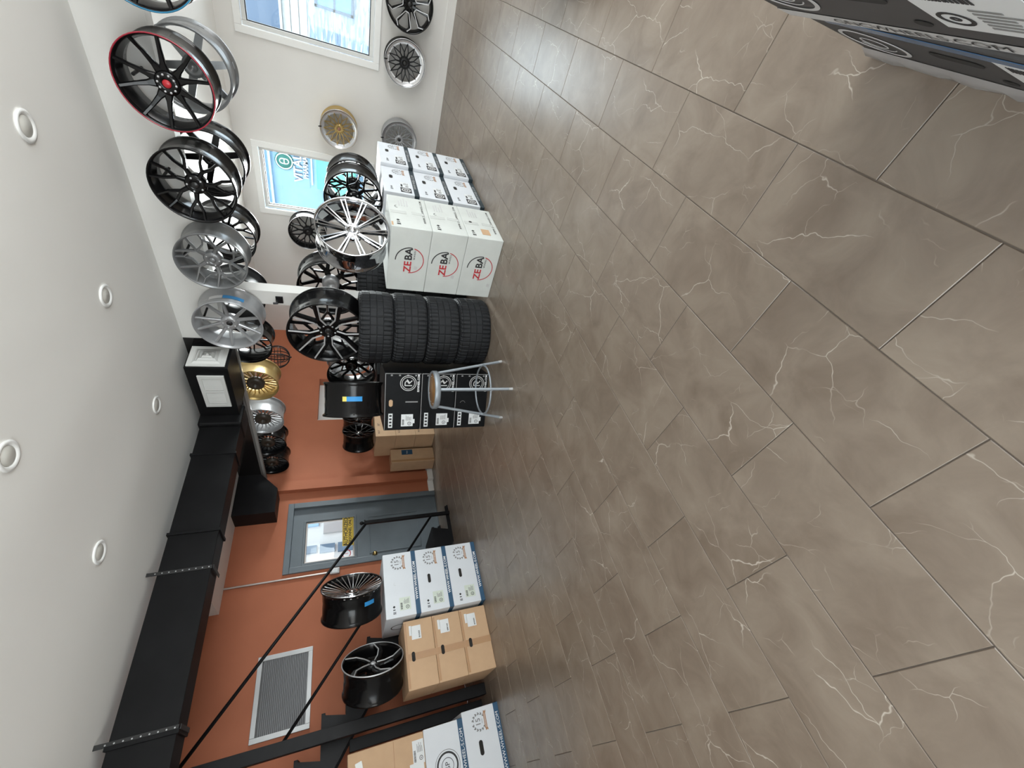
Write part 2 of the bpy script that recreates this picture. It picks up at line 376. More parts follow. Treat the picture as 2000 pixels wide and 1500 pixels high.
# pilaster beside the door with its own white base
struct(MB().box(3.33, 3.47, 5.565, YB, 0.085, 2.55).build('trim_1', 'orange_wall'), 'orange pilaster between door and corner boxes')
struct(MB().bbox(3.31, 3.49, 5.545, YB, 0, 0.085, 0.006).bbox(3.14, 3.31, 5.61, YB, 0, 0.085, 0.005).bbox(3.49, 4.4, 5.625, YB, 0, 0.085, 0.004).build('baseboard_back', 'white_trim'), 'white baseboard at foot of the orange wall')
struct(MB().box(6.835, XW, YF, YB, 0, 0.10).build('baseboard_right', 'white_wall'), 'flat baseboard below the window wall')
# walls behind the camera, with glazed openings
fw = MB().box(XL - .12, -1.2, YF - .12, YF, 0, ZC).box(6.4, XW + DD, YF - .12, YF, 0, ZC).box(-1.2, 6.4, YF - .12, YF, 0, 0.3).box(-1.2, 6.4, YF - .12, YF, 2.4, ZC).box(3.7, 5.0, YF - .12, YF, 0.3, 2.4)  # unseen pier between the panes added to keep storefront glare off the chrome wheel
struct(fw.build('wall_front', 'white_wall'), 'storefront wall behind the camera')
lw = MB().box(XL - .12, XL, YF, -0.4, 0, ZC).box(XL - .12, XL, 2.2, YB, 0, ZC).box(XL - .12, XL, -0.4, 2.2, 0, 0.5).box(XL - .12, XL, -0.4, 2.2, 2.3, ZC).box(XL - .12, XL, 3.9, YB, ZC, 4.7)
struct(lw.build('wall_left', 'white_wall'), 'side wall behind the camera')
for nm, mb in (('window_4', MB().box(-1.2, 3.7, YF - .07, YF - .06, 0.3, 2.4).box(5.0, 6.4, YF - .07, YF - .06, 0.3, 2.4)), ('window_5', MB().box(XL - .07, XL - .06, -0.4, 2.2, 0.5, 2.3))):
    struct(mb.build(nm, 'clear_glass'), 'shop window glass behind the camera')

# windows: casing, sash frame, pane
def window(n, spec, label):
    y0, y1, z0, z1 = spec; r = sempty('window_%d' % n, label)
    c = 0.075
    k = MB()
    for a in ((y0 - 0.0, y0 + c, z0, z1), (y1 - c, y1, z0, z1), (y0 + c, y1 - c, z0, z0 + c), (y0 + c, y1 - c, z1 - c, z1)): k.bbox(XW - 0.018, XW + 0.02, *a, 0.004)
    k.build('casing', 'white_trim', r)
    s = MB(); a0, a1, b0, b1 = y0 + c, y1 - c, z0 + c, z1 - c; e = 0.045
    for a in ((a0, a0 + e, b0, b1), (a1 - e, a1, b0, b1), (a0 + e, a1 - e, b0, b0 + e), (a0 + e, a1 - e, b1 - e, b1)): s.bbox(XW + 0.03, XW + 0.10, *a, 0.005)
    s.build('sash', 'vent_white', r)
    g = MB(); h = 0.010; a0 += e; a1 -= e; b0 += e; b1 -= e
    for a in ((a0, a0 + h, b0, b1), (a1 - h, a1, b0, b1), (a0 + h, a1 - h, b0, b0 + h), (a0 + h, a1 - h, b1 - h, b1)): g.box(XW + 0.058, XW + 0.075, *a)
    g.build('gasket', 'satin_black', r)
    MB().box(XW + 0.064, XW + 0.069, a0, a1, b0, b1).build('pane', 'clear_glass', r)
window(1, W1, 'white framed window above the black wall wheels')
window(2, W2, 'white framed window showing the pharmacy sign')

# header beam: white part, then black part
struct(MB().box(3.49, 3.60, YF, 3.02, 2.318, ZC).build('trim_2', 'white_wall'), 'white header beam along which the wheels hang')
struct(MB().box(3.49, 3.60, 3.02, YB, 2.30, ZC).build('trim_3', 'black_beam'), 'glossy black painted header beam towards the orange wall')
struct(MB().box(3.575, 3.612, 3.02, YB, 2.272, 2.30).build('trim_6', 'beam_lit_edge'), 'pale strip painted as window light on the lower lip of the black header beam')  # pale colour stands in for window light caught by the glossy black lip
hb = MB(); hb.prism([(2.92, 2.09), (3.26, 2.09), (3.36, 2.18), (3.49, 2.30), (3.49, 2.56), (2.92, 2.56)], 0, 0.28)
ho = hb.build('trim_4', 'black_steel'); ho.rotation_euler = (PI / 2, 0, 0); ho.location = (0, YB, 0); struct(ho, 'black boxed end of the header beam')
struct(MB().box(3.50, 3.62, 2.45, 2.59, 0, 2.318).build('trim_5', 'white_wall'), 'white square column under the header beam')

# ------------------------------------------------------------------ door
dr = sempty('door_1', 'grey panelled back door with small window and yellow sign')
f = MB(); fw_ = 0.075
for a in ((DX0 - 0.02, DX0 + 0.055, 0, DZ - 0.055), (DX1 - 0.055, DX1 + 0.02, 0, DZ - 0.055), (DX0 - 0.02, DX1 + 0.02, DZ - 0.055, DZ + 0.015)):
    f.bbox(a[0], a[1], YB - 0.025, YB + 0.10, a[2], a[3], 0.006)
f.build('door_frame', 'door_grey', dr)
LX0, LX1, LZ = DX0 + 0.054, DX1 - 0.054, DZ - 0.054; PX0, PX1, PZ0, PZ1 = 2.335, 2.885, 1.15, 1.745
l = MB(); y0, y1 = YB + 0.035, YB + 0.08
l.box(LX0, PX0, y0, y1, 0.001, LZ).box(PX1, LX1, y0, y1, 0.001, LZ).box(PX0, PX1, y0, y1, 0.001, PZ0).box(PX0, PX1, y0, y1, PZ1, LZ)
leaf = l.build('door_leaf', 'door_grey', dr)
mo = MB()
def frame(mb, x0, x1, z0, z1, t, ya, yb):
    mb.bbox(x0 - t, x0, ya, yb, z0 - t, z1 + t, 0.004).bbox(x1, x1 + t, ya, yb, z0 - t, z1 + t, 0.004).bbox(x0, x1, ya, yb, z0 - t, z0, 0.004).bbox(x0, x1, ya, yb, z1, z1 + t, 0.004)
frame(mo, PX0, PX1, PZ0, PZ1, 0.03, y0 - 0.016, y0 + 0.002)
mo.build('window_moulding', 'door_grey', leaf)
mo = MB(); frame(mo, 2.36, 2.86, 0.30, 0.95, 0.018, y0 - 0.010, y0 + 0.002); mo.build('panel_moulding', 'door_grey', leaf)
mo = MB(); frame(mo, PX0 + 0.02, PX1 - 0.02, PZ0 + 0.02, PZ1 - 0.02, 0.019, y0 + 0.005, y0 + 0.02); mo.build('glazing_bead', 'conduit', leaf)
MB().box(DX0, DX1, YB + .001, YB + .16, -.1, -.0005).build('threshold', 'door_grey', dr)
MB().box(PX0, PX1, y0 + 0.02, y0 + 0.026, PZ0, PZ1).build('pane', 'clear_glass', leaf)
kn = MB().lathe([(0.0, 0.0), (0.03, 0.0), (0.032, 0.006), (0.012, 0.012), (0.011, 0.035), (0.026, 0.045), (0.030, 0.058), (0.024, 0.072), (0.0, 0.076)], 20)
kn.build('knob', 'brass', leaf, (2.262, y0 + 0.038, 0.90), (PI / 2, 0, 0)).location = (2.315, y0, 0.90)
sg = MB().bbox(2.49, 2.885, y0 - 0.012, y0 - 0.004, 1.16, 1.30, 0.002).build('warning_sign', 'sign_yellow', leaf)
b = MB(); frame(b, 2.503, 2.872, 1.172, 1.288, 0.004, y0 - 0.0135, y0 - 0.0115); b.build('sign_border', 'print_black', sg)
for s_, z_, sz in (('AUTHORIZED', 1.255, 0.066), ('PERSONNEL ONLY', 1.203, 0.050)):
    o = put('lettering', text_mesh(s_, bold=.02), 'print_black', sg, (2.6875, y0 - 0.014, z_), (PI / 2, 0, 0)); o.scale = (sz * .95, sz * 1.05, 1)
b = MB().ring(0, 0, 0, .002, 0.045, 0.055).box(-.003, .003, -.02, .02, 0, .002); b.build('round_sticker', 'print_red', leaf, (2.395, y0 + 0.018, 1.25), (PI / 2, 0, 0))

# ------------------------------------------------------------------ wheels
def axis_matrix(pos, a, roll=0.0):
    z = Vector(a).normalized(); up = Vector((0, 0, 1)); y = (up - z * up.dot(z)).normalized(); x = y.cross(z)
    M = Matrix.Identity(4)
    for j in range(3): M[j][0] = x[j]; M[j][1] = y[j]; M[j][2] = z[j]; M[j][3] = pos[j]
    return M @ Matrix.Rotation(roll, 4, 'Z')
def pol(r, a): a = math.radians(a); return Vector((r * math.cos(a), r * math.sin(a), 0))
def bar(mb, p, q, w0, w1, t0, t1, dep, chamf=0.35):
    """a tapered bar from p to q (x,y in the wheel plane), top at height t, flattened trapezoid section"""
    p = Vector((p[0], p[1], 0)); q = Vector((q[0], q[1], 0)); d = (q - p).normalized(); s = Vector((-d.y, d.x, 0)); v = []
    for P, w, t in ((p, w0, t0), (q, w1, t1)):
        for sx, dz in ((-1, -dep), (-1, -dep * chamf), (-0.62, 0), (0.62, 0), (1, -dep * chamf), (1, -dep)):
            e = P + s * (w / 2 * sx); v.append((e.x, e.y, t + dz))
    f = [tuple(range(6))[::-1], tuple(range(6, 12))] + [(i, (i + 1) % 6, 6 + (i + 1) % 6, 6 + i) for i in range(6)]
    mb.add(v, f)
STY = {}
def spoke_bars(style):
    """(repeats, list of bars (r0,a0,r1,a1,w0,w1,z0,z1)) in units of the radius"""
    if style == 'ten_split':       # five pairs meeting near the hub
        return 5, [(.16, -10, .93, -15, .12, .075, -.22, -.06), (.16, 10, .93, 15, .12, .075, -.22, -.06)]
    if style == 'ten_y':           # ten slim spokes flaring from bolts
        return 5, [(.15, -8, .42, -14, .26, .115, -.24, -.19), (.40, -14, .70, -15.5, .12, .085, -.19, -.12), (.68, -15.5, .95, -17, .085, .08, -.12, -.03), (.15, 8, .42, 14, .26, .115, -.24, -.19), (.40, 14, .70, 15.5, .12, .085, -.19, -.12), (.68, 15.5, .95, 17, .085, .08, -.12, -.03)]
    if style == 'twin_ten':        # ten double-bar spokes
        return 10, [(.20, -6, .95, -3.6, .055, .045, -.16, -.035), (.20, 6, .95, 3.6, .055, .045, -.16, -.035), (.90, -3, .90, 3, .05, .05, -.045, -.045)]
    if style == 'geo':             # angular mesh with cross links
        return 5, [(.14, 0, .46, 0, .16, .10, -.20, -.14), (.46, 0, .95, 21, .075, .055, -.14, -.03), (.46, 0, .95, -15, .085, .06, -.14, -.03), (.60, 8, .73, 32, .045, .04, -.11, -.08), (.73, 32, .95, 33, .045, .045, -.08, -.03), (.73, 32, .55, 40, .04, .04, -.08, -.13), (.55, 40, .46, 72, .045, .06, -.13, -.14)]
    if style == 'y_edge':          # wide Y spokes with a machined rim line (added separately)
        return 5, [(.13, 0, .42, 0, .20, .16, -.16, -.12), (.40, -4, .96, -17, .12, .10, -.12, -.02), (.40, 4, .96, 17, .12, .10, -.12, -.02), (.62, 36, .96, 36, .05, .05, -.16, -.05), (.38, 12, .62, 36, .05, .05, -.15, -.16), (.38, 60, .62, 36, .05, .05, -.15, -.16)]
    if style == 'y_seven':         # seven forked spokes
        return 7, [(.15, 0, .42, 0, .13, .10, -.19, -.15), (.42, 0, .68, -11, .085, .07, -.15, -.10), (.68, -11, .95, -11, .07, .06, -.10, -.03), (.42, 0, .68, 11, .085, .07, -.15, -.10), (.68, 11, .95, 11, .07, .06, -.10, -.03)]
    if style == 'mesh':            # fine cross-laced mesh
        return 14, [(.20, 0, .44, 0, .070, .055, -.16, -.13), (.44, 0, .82, 12.9, .042, .036, -.13, -.08), (.44, 0, .82, -12.9, .042, .036, -.13, -.08)]
    if style == 'fin':             # short fins round a big hub, seen from behind
        return 14, [(.33, 0, .93, 7.5, .06, .055, -.08, -.06), (.33, 0, .93, -7.5, .06, .055, -.08, -.06)]
    if style == 'mesh_ten':        # coarse mesh, ten forks
        return 10, [(.17, 0, .46, 0, .085, .065, -.18, -.14), (.46, 0, .93, 14, .055, .05, -.14, -.04), (.46, 0, .93, -14, .055, .05, -.14, -.04)]
    if style == 'six':             # broad six spoke
        return 6, [(.15, 0, .95, 0, .21, .16, -.18, -.05)]
    if style == 'blades':          # thin radial blades
        return 30, [(.24, 0, .95, 3, .036, .052, -.20, -.025)]
    if style == 'twist':           # five curved spokes
        return 5, [(.10, 0, .38, 6, .20, .15, -.18, -.15), (.36, 5, .66, 14, .15, .17, -.15, -.09), (.64, 13, .95, 30, .17, .22, -.09, -.03)]
    if style == 'loops':           # five loops with machined outline
        return 5, [(.14, -12, .80, -20, .13, .09, -.14, -.04), (.14, 12, .80, 20, .13, .09, -.14, -.04), (.80, -20, .95, -10, .09, .09, -.04, -.03), (.80, 20, .95, 10, .09, .09, -.04, -.03)]
def wheel(name, label, pos, a, R, Wd, style, mb, ms, ml=None, cap=None, roll=0.0, group=None, edge=None, bolts=0, valve=True, inner_lip=None, boltmat='machined', rivets=False, dish=0.0, hub=None, zoff=0.0, hubr=1.0):
    t = thing(name, label, 'wheel', group=group); t.matrix_world = axis_matrix(pos, a, roll)
    key = ('barrel', round(R, 3), Wd, dish)
    if key not in STY:
        b = MB(); L = .018
        out = [(R, 0), (R, -.010), (R - .012, -.020), (.943 * R, -.028), (.938 * R, -.20 * Wd), (.936 * R, -.36 * Wd), (.928 * R, -.40 * Wd), (.928 * R, -.52 * Wd), (.936 * R, -.56 * Wd), (.938 * R, -Wd + .034), (R * .965, -Wd + .020), (R * .985, -Wd + .010), (R * .985, -Wd)]
        inn = [(.955 * R, -Wd), (.905 * R, -Wd + .032), (.895 * R, -.62 * Wd), (.872 * R, -.52 * Wd), (.872 * R, -.40 * Wd), (.90 * R, -.30 * Wd), (.92 * R, -.026), (.955 * R, -.004), (.975 * R, 0)]
        b.lathe(out + inn, 56, closed=True); STY[key] = b.mesh('barrel')
    put('barrel', STY[key], mb, t)
    if ml:
        key = ('lip', round(R, 3))
        if key not in STY:
            STY[key] = MB().lathe([(R * 1.001, -.005), (R * 1.001, .002), (R * .99, .0035), (R * .974, .002), (R * .972, -.003)], 56).mesh('rim_lip')
        put('rim_lip', STY[key], ml, t)
    if inner_lip:
        key = ('ilip', round(R, 3))
        if key not in STY: STY[key] = MB().lathe([(R * .955, .002), (R * .92, -.010), (R * .80, -.030), (R * .77, -.026), (R * .765, -.034)], 56).mesh('polished_lip')
        pl = put('polished_lip', STY[key], inner_lip, t)
        if rivets:
            k2 = ('rivet', round(R, 3))
            if k2 not in STY:
                q = MB()
                for i in range(30):
                    p = pol(R * .84, 12 * i); q.tube((p.x, p.y, -.026), (p.x, p.y, -.016), .0045, 6)
                STY[k2] = q.mesh('rivets')
            put('rivets', STY[k2], 'polished_lip', pl)
    n, bars = spoke_bars(style); key = ('spoke', style, round(R, 3), dish, zoff)
    if key not in STY:
        q = MB(); lim = .84 if inner_lip else 1.0
        for (r0, a0, r1, a1, w0, w1, z0, z1) in bars:
            z0 -= dish * (1 - r0); z1 -= dish * (1 - r1)
            bar(q, pol(r0 * R, a0), pol(r1 * R, a1), w0 * R, w1 * R, z0 * R + zoff, z1 * R + zoff, 0.085 * R)
        STY[key] = q.mesh('spoke')
    for i in range(n): put('spoke', STY[key], ms, t, None, (0, 0, 2 * PI * i / n))
    if edge:
        key = ('edge', style, round(R, 3))
        if key not in STY:
            q = MB()
            if style == 'loops': seg = [(.30, -14, .80, -24), (.80, -24, .93, -13), (.30, 14, .80, 24), (.80, 24, .93, 13), (.30, -14, .30, 14)]
            elif style == 'twist': seg = [(.13, 14, .38, 14), (.38, 14, .66, 21), (.66, 21, .95, 36)]
            else: seg = [(.22, -24, .45, -13), (.45, -13, .95, -22), (.22, 24, .45, 13), (.45, 13, .95, 22)]
            for (r0, a0, r1, a1) in seg:
                hz = lambda r: (-.13 + .12 * max(0, (r - .2) / .75)) * R
                bar(q, pol(r0 * R, a0), pol(r1 * R, a1), .036 * R, .036 * R, hz(r0) + .014 * R, hz(r1) + .014 * R, .03 * R)
            STY[key] = q.mesh('machined_edge')
        for i in range(n): put('machined_edge', STY[key], edge, t, None, (0, 0, 2 * PI * i / n))
    hz = -(.15 + dish * .85) * R + zoff; key = ('hub', round(R, 3), dish, zoff, hubr)
    if key not in STY:
        STY[key] = MB().lathe([(0, hz - .02 * R), (.09 * R, hz - .02 * R), (.10 * R, hz), (.235 * hubr * R, hz - .02 * R), (.27 * hubr * R, hz - .09 * R), (.26 * hubr * R, hz - .26 * R), (.12 * R, hz - .32 * R), (.11 * R, hz - .20 * R), (0, hz - .20 * R)], 36).mesh('hub')
    put('hub', STY[key], hub or ms, t)
    key = ('cap', round(R, 3), dish, zoff)
    if key not in STY: STY[key] = MB().lathe([(0, hz + .022 * R), (.07 * R, hz + .018 * R), (.088 * R, hz + .004 * R), (.09 * R, hz - .02 * R)], 28).mesh('centre_cap')
    put('centre_cap', STY[key], cap or ms, t)
    if bolts:
        key = ('bolt', round(R, 3))
        if key not in STY: STY[key] = MB().lathe([(0, .02 * R), (.022 * R, .018 * R), (.026 * R, 0), (.028 * R, -.03 * R)], 12).mesh('lug_bolt')
        for i in range(bolts):
            p = pol(.185 * R, 360 * i / bolts); put('lug_bolt', STY[key], boltmat, t, (p.x, p.y, hz - .012 * R))
    if valve:
        key = 'valve'
        if key not in STY: STY[key] = MB().tube((0, 0, 0), (0, 0, .022), .0035, 8).tube((0, 0, .016), (0, 0, .026), .0048, 8).mesh('valve_stem')
        p = pol(.86 * R, 200); put('valve_stem', STY[key], 'satin_black', t, (p.x, p.y, -.055))
    return t
def sticker(t, R, Wd, ang, z0, z1, span, material, extra=None):
    # a decal wrapped on the outside of the barrel
    q = MB(); n = 8; v = []
    for i in range(n + 1):
        a = ang + span * (i / n - .5)
        for z in (z0, z1):
            p = pol(.9385 * R + .0012, a); v.append((p.x, p.y, z))
    q.add(v, [(2 * i, 2 * i + 2, 2 * i + 3, 2 * i + 1) for i in range(n)], True)
    return q.build('sticker', material, t)
XN = (-1, 0, 0); XP = (1, 0, 0)
G1 = 'wheels hung along the front of the header beam'; G2 = 'wheels hung behind the header beam'; G3 = 'wheels hung on the window wall'; G4 = 'display wheels standing on stacks'
FX = 3.25; WD = .225
wheel('alloy_wheel', 'black wheel with bright blue rim line, cut off by the picture edge', (FX, .34, 2.225), XN, .25, WD, 'ten_y', 'gloss_black', 'gloss_black', 'lip_blue', 'cap_black', 0.1, G1, bolts=10)
wheel('alloy_wheel', 'black wheel with thin red rim line and red centre cap', (FX, .92, 2.235), XN, .238, WD, 'ten_y', 'gloss_black', 'gloss_black', 'lip_red', 'cap_red', 0.25, G1, bolts=10)
wheel('alloy_wheel', 'all black wheel with forked spokes next to the red-lipped wheel on the beam', (FX, 1.492, 2.215), XN, .245, WD, 'y_seven', 'gloss_black', 'gloss_black', None, 'cap_black', 0.35, G1, bolts=5)
wheel('alloy_wheel', 'grey wheel with angular web of cross-linked spokes high on the beam', (FX, 2.058, 2.217), XN, .235, WD, 'geo', 'grey_paint', 'grey_paint', None, 'grey_paint', 0.9, G1, bolts=5)
sw = wheel('alloy_wheel', 'silver ten-spoke wheel with a blue sticker on its barrel', (FX, 2.67, 2.204), XN, .258, WD, 'ten_split', 'silver_paint', 'silver_paint', None, 'cap_black', 0.32, G1, bolts=5)
sticker(sw, .258, WD, -32, -.115, -.075, 36, 'sticker_blue'); sticker(sw, .258, WD, -1, -.115, -.075, 24, 'sticker_white')
back = [(.92, .24, 'six', 'grey_paint', 'grey wheel seen from behind through the red-lipped wheel'),
        (1.49, .235, 'six', 'gloss_black', 'black broad-spoked wheel seen from behind, left of the grey one'),
        (2.07, .235, 'mesh_ten', 'gloss_black', 'black mesh wheel seen from behind the grey web-spoked wheel'),
        (2.67, .235, 'mesh_ten', 'satin_black', 'black wheel partly hidden by the white column under the beam'),
        (3.25, .235, 'mesh_ten', 'gloss_black', 'black wheel hanging between the silver wheel and the gold wheel'),
        ]
fins = [(3.84, .235, 'gold_paint', 'gold wheel hanging behind the black beam'),
        (4.47, .232, 'silver_paint', 'silver wheel hanging behind the black beam beside the gold wheel'),
        (4.96, .222, 'gloss_black', 'black fine-spoked wheel hanging beside the silver one behind the beam'),
        (5.415, .215, 'gloss_black', 'last black wheel behind the beam, nearest the orange pilaster')]
for y, R, st, mm, lb in back:
    wheel('alloy_wheel', lb, (3.875, y, 2.205), XP, R, .225, st, mm, mm, None, mm, 0.3, G2, valve=False)
for y, R, mm, lb in fins:
    wheel('alloy_wheel', lb, (3.875, y, 2.200), XP, R, .225, 'fin', mm, 'satin_black' if mm == 'gloss_black' else mm, None, 'satin_black', 0.3, G2, valve=False, zoff=-.10, hubr=1.4, hub='hub_bronze')
WX = 6.62
wheel('alloy_wheel', 'gold mesh wheel with polished lip hung on the white wall', (WX, 1.938, 1.351), XN, .24, .20, 'mesh', 'gold_paint', 'gold_paint', 'polished_lip', 'cap_copper', 0.1, G3, inner_lip='polished_lip', rivets=True)
wheel('alloy_wheel', 'silver mesh wheel on the wall behind the white boxes', (WX, 1.906, .562), XN, .241, .20, 'mesh', 'silver_paint', 'silver_paint', 'silver_paint', 'cap_black', 0.2, G3, inner_lip='silver_paint', rivets=True)
wheel('alloy_wheel', 'black mesh wheel with a wide polished lip below the window', (WX, 1.011, .572), XN, .252, .20, 'mesh', 'gloss_black', 'satin_black', 'polished_lip', 'cap_black', 0.15, G3, inner_lip='polished_lip', rivets=True)
wheel('alloy_wheel', 'black five-spoke wheel with machined outlines at the picture edge', (WX, .435, .571), XN, .272, .20, 'loops', 'gloss_black', 'gloss_black', None, 'cap_black', 0.35, G3, edge='machined')
wheel('alloy_wheel', 'black mesh wheel with a thin polished lip left of the pharmacy window', (WX, 3.491, 1.812), XN, .275, .20, 'mesh_ten', 'gloss_black', 'satin_black', 'polished_lip', 'cap_black', 0.2, G3)
# hooks the wall wheels hang from
for y, z, lb in ((1.938, 1.351, 'gold mesh wheel'), (1.906, .562, 'silver mesh wheel'), (1.011, .572, 'wide polished-lip wheel'), (.435, .571, 'machined five-spoke wheel'), (3.491, 1.812, 'black mesh wheel left of the window')):
    h = MB().tube((0, 0, 0), (-.235, 0, 0), .007, 8).tube((-.235, 0, -.004), (-.250, 0, .03), .007, 8).build('wall_hook', 'satin_black', None, (XW, y, z + .222))
    tag(h, 'small black wall hook carrying the ' + lb, 'hook', 'hooks of the wall wheels')
for y, lb in ((.34, 'blue-lipped black'), (.92, 'red-lipped black'), (1.492, 'all black forked'), (2.058, 'grey web-spoked'), (2.67, 'silver ten-spoke')):
    h = MB().tube((0, 0, 0), (-.16, 0, 0), .009, 8).build('beam_hook', 'satin_black', None, (3.49, y, 2.40)); tag(h, 'short black peg on the beam behind the %s wheel' % lb, 'hook', 'pegs along the header beam')
for y, lb in ((.92, 'grey wheel seen from behind'), (1.49, 'black broad-spoked wheel'), (2.07, 'black mesh wheel'), (2.67, 'wheel beside the column'), (3.25, 'black wheel next to the gold one'), (3.84, 'gold wheel'), (4.47, 'silver wheel by the gold one'), (4.96, 'black wheel by the silver one'), (5.415, 'last black wheel')):
    h = MB().tube((0, 0, 0), (.15, 0, 0), .009, 8).build('beam_hook', 'satin_black', None, (3.60, y, 2.372)); tag(h, 'short black peg behind the beam for the ' + lb, 'hook', 'pegs behind the header beam')
hk = thing('wheel_hanger', 'small black empty wheel hook on the white column', 'hook', (3.50, 2.53, 1.83))
MB().bbox(-.012, 0, -.035, .035, -.03, .03, .003).build('plate', 'satin_black', hk); MB().tube((0, 0, .012), (-.06, 0, .012), .009, 8).tube((-.06, 0, .008), (-.066, 0, .045), .009, 8).build('peg', 'satin_black', hk)

# ------------------------------------------------------------------ boxes
def face_frame(box, face):
    w_, d_, h_ = box['dims']
    if face == 'F': r, n, c = Vector((1, 0, 0)), Vector((0, -1, 0)), Vector((0, -d_ / 2, 0))
    elif face == 'B': r, n, c = Vector((-1, 0, 0)), Vector((0, 1, 0)), Vector((0, d_ / 2, 0))
    elif face == 'L': r, n, c = Vector((0, -1, 0)), Vector((-1, 0, 0)), Vector((-w_ / 2, 0, 0))
    else: r, n, c = Vector((0, 1, 0)), Vector((1, 0, 0)), Vector((w_ / 2, 0, 0))
    return r, Vector((0, 0, 1)), n, c
def on_face(box, face, o, u, v, lift=.0012, rot=0.0):
    """u to the right of the face centre, v above the base"""
    r, up, n, c = face_frame(box, face); M = Matrix.Identity(4); p = c + r * u + up * v + n * lift
    for j in range(3): M[j][0] = r[j]; M[j][1] = up[j]; M[j][2] = n[j]; M[j][3] = p[j]
    o.matrix_local = M @ Matrix.Rotation(rot, 4, 'Z'); return o
def decal(box, face, name, mb, material, u, v, lift=.0012, parent=None, rot=0.0):
    o = mb.build(name, material, box) if isinstance(mb, MB) else put(name, mb, material, box)
    on_face(box, face, o, u, v, lift, rot); return o
def write(box, face, txt, material, u, v, size, sx=1.0, lift=.0016, rot=0.0, name='lettering', align='CENTER', bold=0.0):
    o = put(name, text_mesh(txt, align=align, bold=bold), material, box); on_face(box, face, o, u, v, lift, rot); o.scale = (size * sx, size, 1); return o
def rect(w_, h_, t=.001): return MB().box(-w_ / 2, w_ / 2, -h_ / 2, h_ / 2, 0, t)
def slot(w_, h_, t=.001):
    k = 8; P = []
    for s, a0 in ((1, -90), (-1, 90)):
        for i in range(k + 1):
            a = math.radians(a0 + 180 * i / k); P.append((s * (w_ / 2 - h_ / 2) + h_ / 2 * math.cos(a), h_ / 2 * math.sin(a)))
    return MB().prism(P, 0, t)
BM = {}
def carton(name, label, loc, dims, rz, material, group, cat='box'):
    b = thing(name, label, cat, loc, rz, group); b['dims'] = list(dims); w_, d_, h_ = dims; k = (w_, d_, h_, material)
    if k not in BM: BM[k] = MB().bbox(-w_ / 2, w_ / 2, -d_ / 2, d_ / 2, 0.0008, h_ - 0.0008, .005).mesh('carton_body')
    put('carton_body', BM[k], material, b); return b
def stripe(box, z0, z1, material):
    w_, d_, h_ = box['dims']; e = .0012
    q = MB(); X, Y = w_ / 2 + e, d_ / 2 + e; c = .004
    P = [(-X + c, -Y), (X - c, -Y), (X, -Y + c), (X, Y - c), (X - c, Y), (-X + c, Y), (-X, Y - c), (-X, -Y + c)]
    v = [(x, y, z) for x, y in P for z in (z0, z1)]
    q.add(v, [(2 * i, 2 * ((i + 1) % 8), 2 * ((i + 1) % 8) + 1, 2 * i + 1) for i in range(8)]); return q.build('printed_stripe', material, box)
def barcode(w_, h_, seed):
    rnd = random.Random(seed); q = MB(); x = -w_ / 2
    while x < w_ / 2 - .004:
        t = rnd.choice((.002, .003, .004)); q.box(x, x + t, -h_ / 2, h_ / 2, 0, .0006); x += t + rnd.choice((.002, .003))
    return q
def lines(w_, h_, n, seed):
    rnd = random.Random(seed); q = MB()
    for i in range(n):
        y = h_ / 2 - (i + .5) * h_ / n; q.box(-w_ / 2, -w_ / 2 + w_ * rnd.uniform(.55, 1), y - h_ / n * .22, y + h_ / n * .22, 0, .0006)
    return q
def label_sheet(box, face, u, v, w_, h_, seed, material='label_white'):
    s = decal(box, face, 'shipping_label', rect(w_, h_), material, u, v, .0008)
    def sub(name, mb, mt, x, y):
        o = mb.build(name, mt, s); o.location = (x, y, .0012)
    sub('barcode', barcode(w_ * .5, h_ * .18, seed), 'print_black', -w_ * .15, h_ * .33)
    sub('label_print', lines(w_ * .45, h_ * .5, 6, seed + 1), 'print_grey', w_ * .2, -h_ * .12)
    sub('wheel_drawing', MB().ring(0, 0, 0, .0006, h_ * .12, h_ * .16, n=20).ring(0, 0, 0, .0006, h_ * .02, h_ * .05, n=12), 'print_black', -w_ * .27, -h_ * .2)
    return s
def laurel():
    q = MB()
    for sgn in (-1, 1):
        for i in range(6):
            a = math.radians(-58 + i * 24); cx, cy = .056 * math.cos(a) * sgn, .056 * math.sin(a)
            for off in (.35, -.35):
                d = Vector((-math.sin(a) * sgn, math.cos(a), 0)); nrm = Vector((math.cos(a) * sgn, math.sin(a), 0)) * (1 if off > 0 else -1)
                tip = Vector((cx, cy, 0)) + d * .021 + nrm * .008; s = Vector((cx, cy, 0)); mid = (s + tip) / 2; sd = (tip - s).cross(Vector((0, 0, 1))).normalized() * .0055
                q.add([s, mid + sd, tip, mid - sd], [(0, 1, 2, 3)])
    return q
def anniv_print(box, face, u, v, s=1.0):
    o = decal(box, face, 'laurel_print', laurel(), 'print_grey', u, v, .0014); o.scale = (s, s, 1)
    o = decal(box, face, 'ribbon_print', MB().box(-.052, .052, -.011, .011, 0, .0006).add([(-.052, -.014, 0), (-.070, -.018, 0), (-.064, -.006, 0), (-.070, .006, 0), (-.052, .008, 0)], [(0, 1, 2, 3, 4)]).add([(.052, -.014, 0), (.070, -.018, 0), (.064, -.006, 0), (.070, .006, 0), (.052, .008, 0)], [(0, 1, 2, 3, 4)]), 'print_bronze', u, v - .055 * s, .0012); o.scale = (s, s, 1)
    write(box, face, '15', 'print_grey', u, v + .008, .058 * s, bold=.012)
    write(box, face, 'ANNIVERSARY', 'print_white', u, v - .055 * s, .0155 * s, lift=.0024)
    write(box, face, 'YEARS', 'print_grey', u, v - .027 * s, .012 * s)
